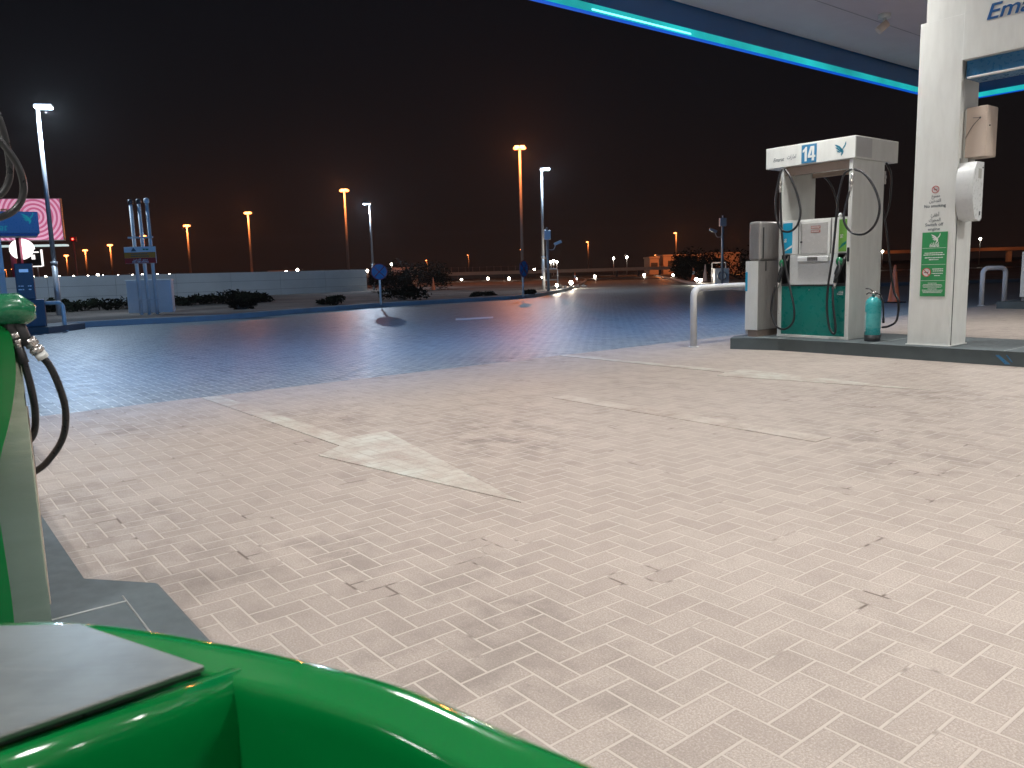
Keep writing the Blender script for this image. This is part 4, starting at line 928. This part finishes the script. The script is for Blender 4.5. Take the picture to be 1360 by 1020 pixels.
# ------------------------------------------------------------------ green moulded bin beside the camera
ZT = .75; fct = lambda px, py: g(px, py, ZT)
ZI = .15
outer = [fct(110, 817), fct(200, 826), fct(340, 850), fct(450, 874), fct(560, 905), fct(690, 960), fct(845, 1022)]
outer += [Vector((x, y, ZT)) for x, y in ((.17, .43), (.245, .31), (.27, .16), (.22, .02), (.08, -.06), (-.12, -.09), (-.36, -.03), (-.56, .11), (-.69, .32), (-.73, .54), (-.67, .71), (-.585, .785), (-.53, .80))]
oc = Vector((-.25, .32, ZI))
bn = thing('service_bin', 'glossy green moulded bin with steel tray in the foreground', 'waste bin', oc)
C_ = smoothc([p - oc for p in outer], 5)
C_ = [Vector((p.x, p.y, 0)) for p in C_]; n_ = len(C_); area = sum(C_[i].x * C_[(i + 1) % n_].y - C_[(i + 1) % n_].x * C_[i].y for i in range(n_)); sg = 1 if area > 0 else -1
nr = []
for i in range(n_):
    t = (C_[(i + 2) % n_] - C_[(i - 2) % n_]).normalized(); nr.append(Vector((-t.y, t.x, 0)) * sg)
HT = ZT - ZI
profl = [(.05, 0), (.03, .10), (.012, HT - .12), (.0, HT - .07), (-.004, HT - .040), (-.002, HT - .022), (.005, HT - .008), (.015, HT - .0015), (.024, HT), (.033, HT - .002), (.043, HT - .007), (.051, HT - .008), (.056, HT - .011), (.0595, HT - .018), (.061, HT - .03), (.062, HT - .08), (.064, HT - .30), (.072, .20), (.10, .14)]
m = MB(); rings = [[m.b.verts.new(p + q * a + ZX * z) for a, z in profl] for p, q in zip(C_, nr)]
for i in range(n_):
    A = rings[i]; B = rings[(i + 1) % n_]
    for k in range(len(profl) - 1): m.b.faces.new((A[k], B[k], B[k + 1], A[k + 1])).smooth = True
m.b.faces.new([r[-1] for r in rings]); m.b.faces.new([r[0] for r in rings][::-1])
m.build('tub', GREENP, bn)
A_ = g(332, 882, ZT - .006) - oc; B_ = g(0, 998, ZT - .006) - oc; A_.z = B_.z = HT - .018; dd = (B_ - A_).normalized()
E0 = A_ - dd * .010; E1 = B_ + dd * .36
pn = Vector((-dd.y, dd.x, 0)); pn = pn if pn.y < 0 else -pn      # toward the viewer
m = MB(); sec = [(-.055, -.012), (-.053, .0), (-.022, .001), (-.015, .007), (-.006, .0115), (.003, .012), (.011, .008), (.017, .001), (.020, -.010), (.022, -.03), (.022, -.34), (.0, -.34), (-.0, -.03)]
ra = [m.b.verts.new(E0 + pn * a + ZX * z) for a, z in sec]; rb = [m.b.verts.new(E1 + pn * a + ZX * z) for a, z in sec]
for k in range(len(sec)): m.b.faces.new((ra[k], ra[(k + 1) % len(sec)], rb[(k + 1) % len(sec)], rb[k])).smooth = (k < 10)
m.b.faces.new(ra[::-1]); m.b.faces.new(rb); m.build('divider', GREENP, bn)
# deck behind the divider
inn = [C_[i] + nr[i] * .058 for i in range(n_)]
side = [p for p in inn if (p - A_).dot(pn) < -.050]
# keep the run in order
idx = [i for i, p in enumerate(inn) if (p - A_).dot(pn) < -.050]
br = next((k for k in range(len(idx) - 1) if idx[k + 1] - idx[k] > 1), None)
if br is not None: idx = idx[br + 1:] + idx[:br + 1]
m = MB(); m.prism([Vector((inn[i].x, inn[i].y, HT - .030)) for i in idx], (0, 0, .014)); m.build('deck', GREENP, bn)
tp = [g(*q, ZT + .006) for q in ((272, 885), (105, 829), (-60, 833), (-90, 1010))]; tp = [p - oc for p in tp]; tp = [Vector((p.x, p.y, HT + .0012)) for p in tp]
m = MB(); m.prism(tp, (0, 0, .006), .0015); m.build('steel_tray', STEELP, bn)
m = MB(); m.prism([p + Vector((0, 0, -.004)) + (Vector((sum(q.x for q in tp) / 4, sum(q.y for q in tp) / 4, 0)) - Vector((p.x, p.y, 0))) * .03 for p in tp], (0, 0, .0035)); m.build('tray_gasket', BLACK, bn)

# ------------------------------------------------------------------ night sky
w = bpy.data.worlds.new('World'); sc.world = w; w.use_nodes = True; nt = w.node_tree; bg = nt.nodes['Background']
tc = nt.nodes.new('ShaderNodeTexCoord'); sp = nt.nodes.new('ShaderNodeSeparateXYZ'); nt.links.new(tc.outputs['Generated'], sp.inputs[0])
rp = nt.nodes.new('ShaderNodeValToRGB'); nt.links.new(sp.outputs[2], rp.inputs[0]); cr = rp.color_ramp
cr.elements[0].position = 0; cr.elements[0].color = (.0125, .0066, .0056, 1); cr.elements[1].position = 1; cr.elements[1].color = (.0022, .0035, .0065, 1)
e = cr.elements.new(.08); e.color = (.0082, .0056, .0057, 1); e = cr.elements.new(.2); e.color = (.0048, .0046, .0060, 1); e = cr.elements.new(.4); e.color = (.0028, .0038, .0064, 1)
nt.links.new(rp.outputs[0], bg.inputs[0]); bg.inputs[1].default_value = .68
# ------------------------------------------------------------------ night haze
if HAZE:
    hm = bpy.data.materials.new('night_haze'); hm.use_nodes = True; hn = hm.node_tree; hn.nodes.remove(hn.nodes['Principled BSDF'])
    pv = hn.nodes.new('ShaderNodeVolumePrincipled'); pv.inputs['Color'].default_value = (.9, .9, .9, 1); pv.inputs['Density'].default_value = HAZE; pv.inputs['Anisotropy'].default_value = .55
    hn.links.new(pv.outputs[0], hn.nodes['Material Output'].inputs['Volume'])
    o = MB().box(-350, 350, -60, 420, -1.1, 22).build('haze', hm); tag(o, kind='stuff')
# ------------------------------------------------------------------ render settings
sc.view_settings.view_transform = 'Standard'; sc.view_settings.look = 'None'; sc.view_settings.exposure = 0; sc.view_settings.gamma = 1
cy = sc.cycles
cy.use_denoising = True; cy.max_bounces = 6; cy.diffuse_bounces = 3; cy.glossy_bounces = 4; cy.caustics_reflective = False; cy.caustics_refractive = False
cy.sample_clamp_indirect = 4; cy.blur_glossy = .5
try: cy.use_light_tree = True
except Exception: pass
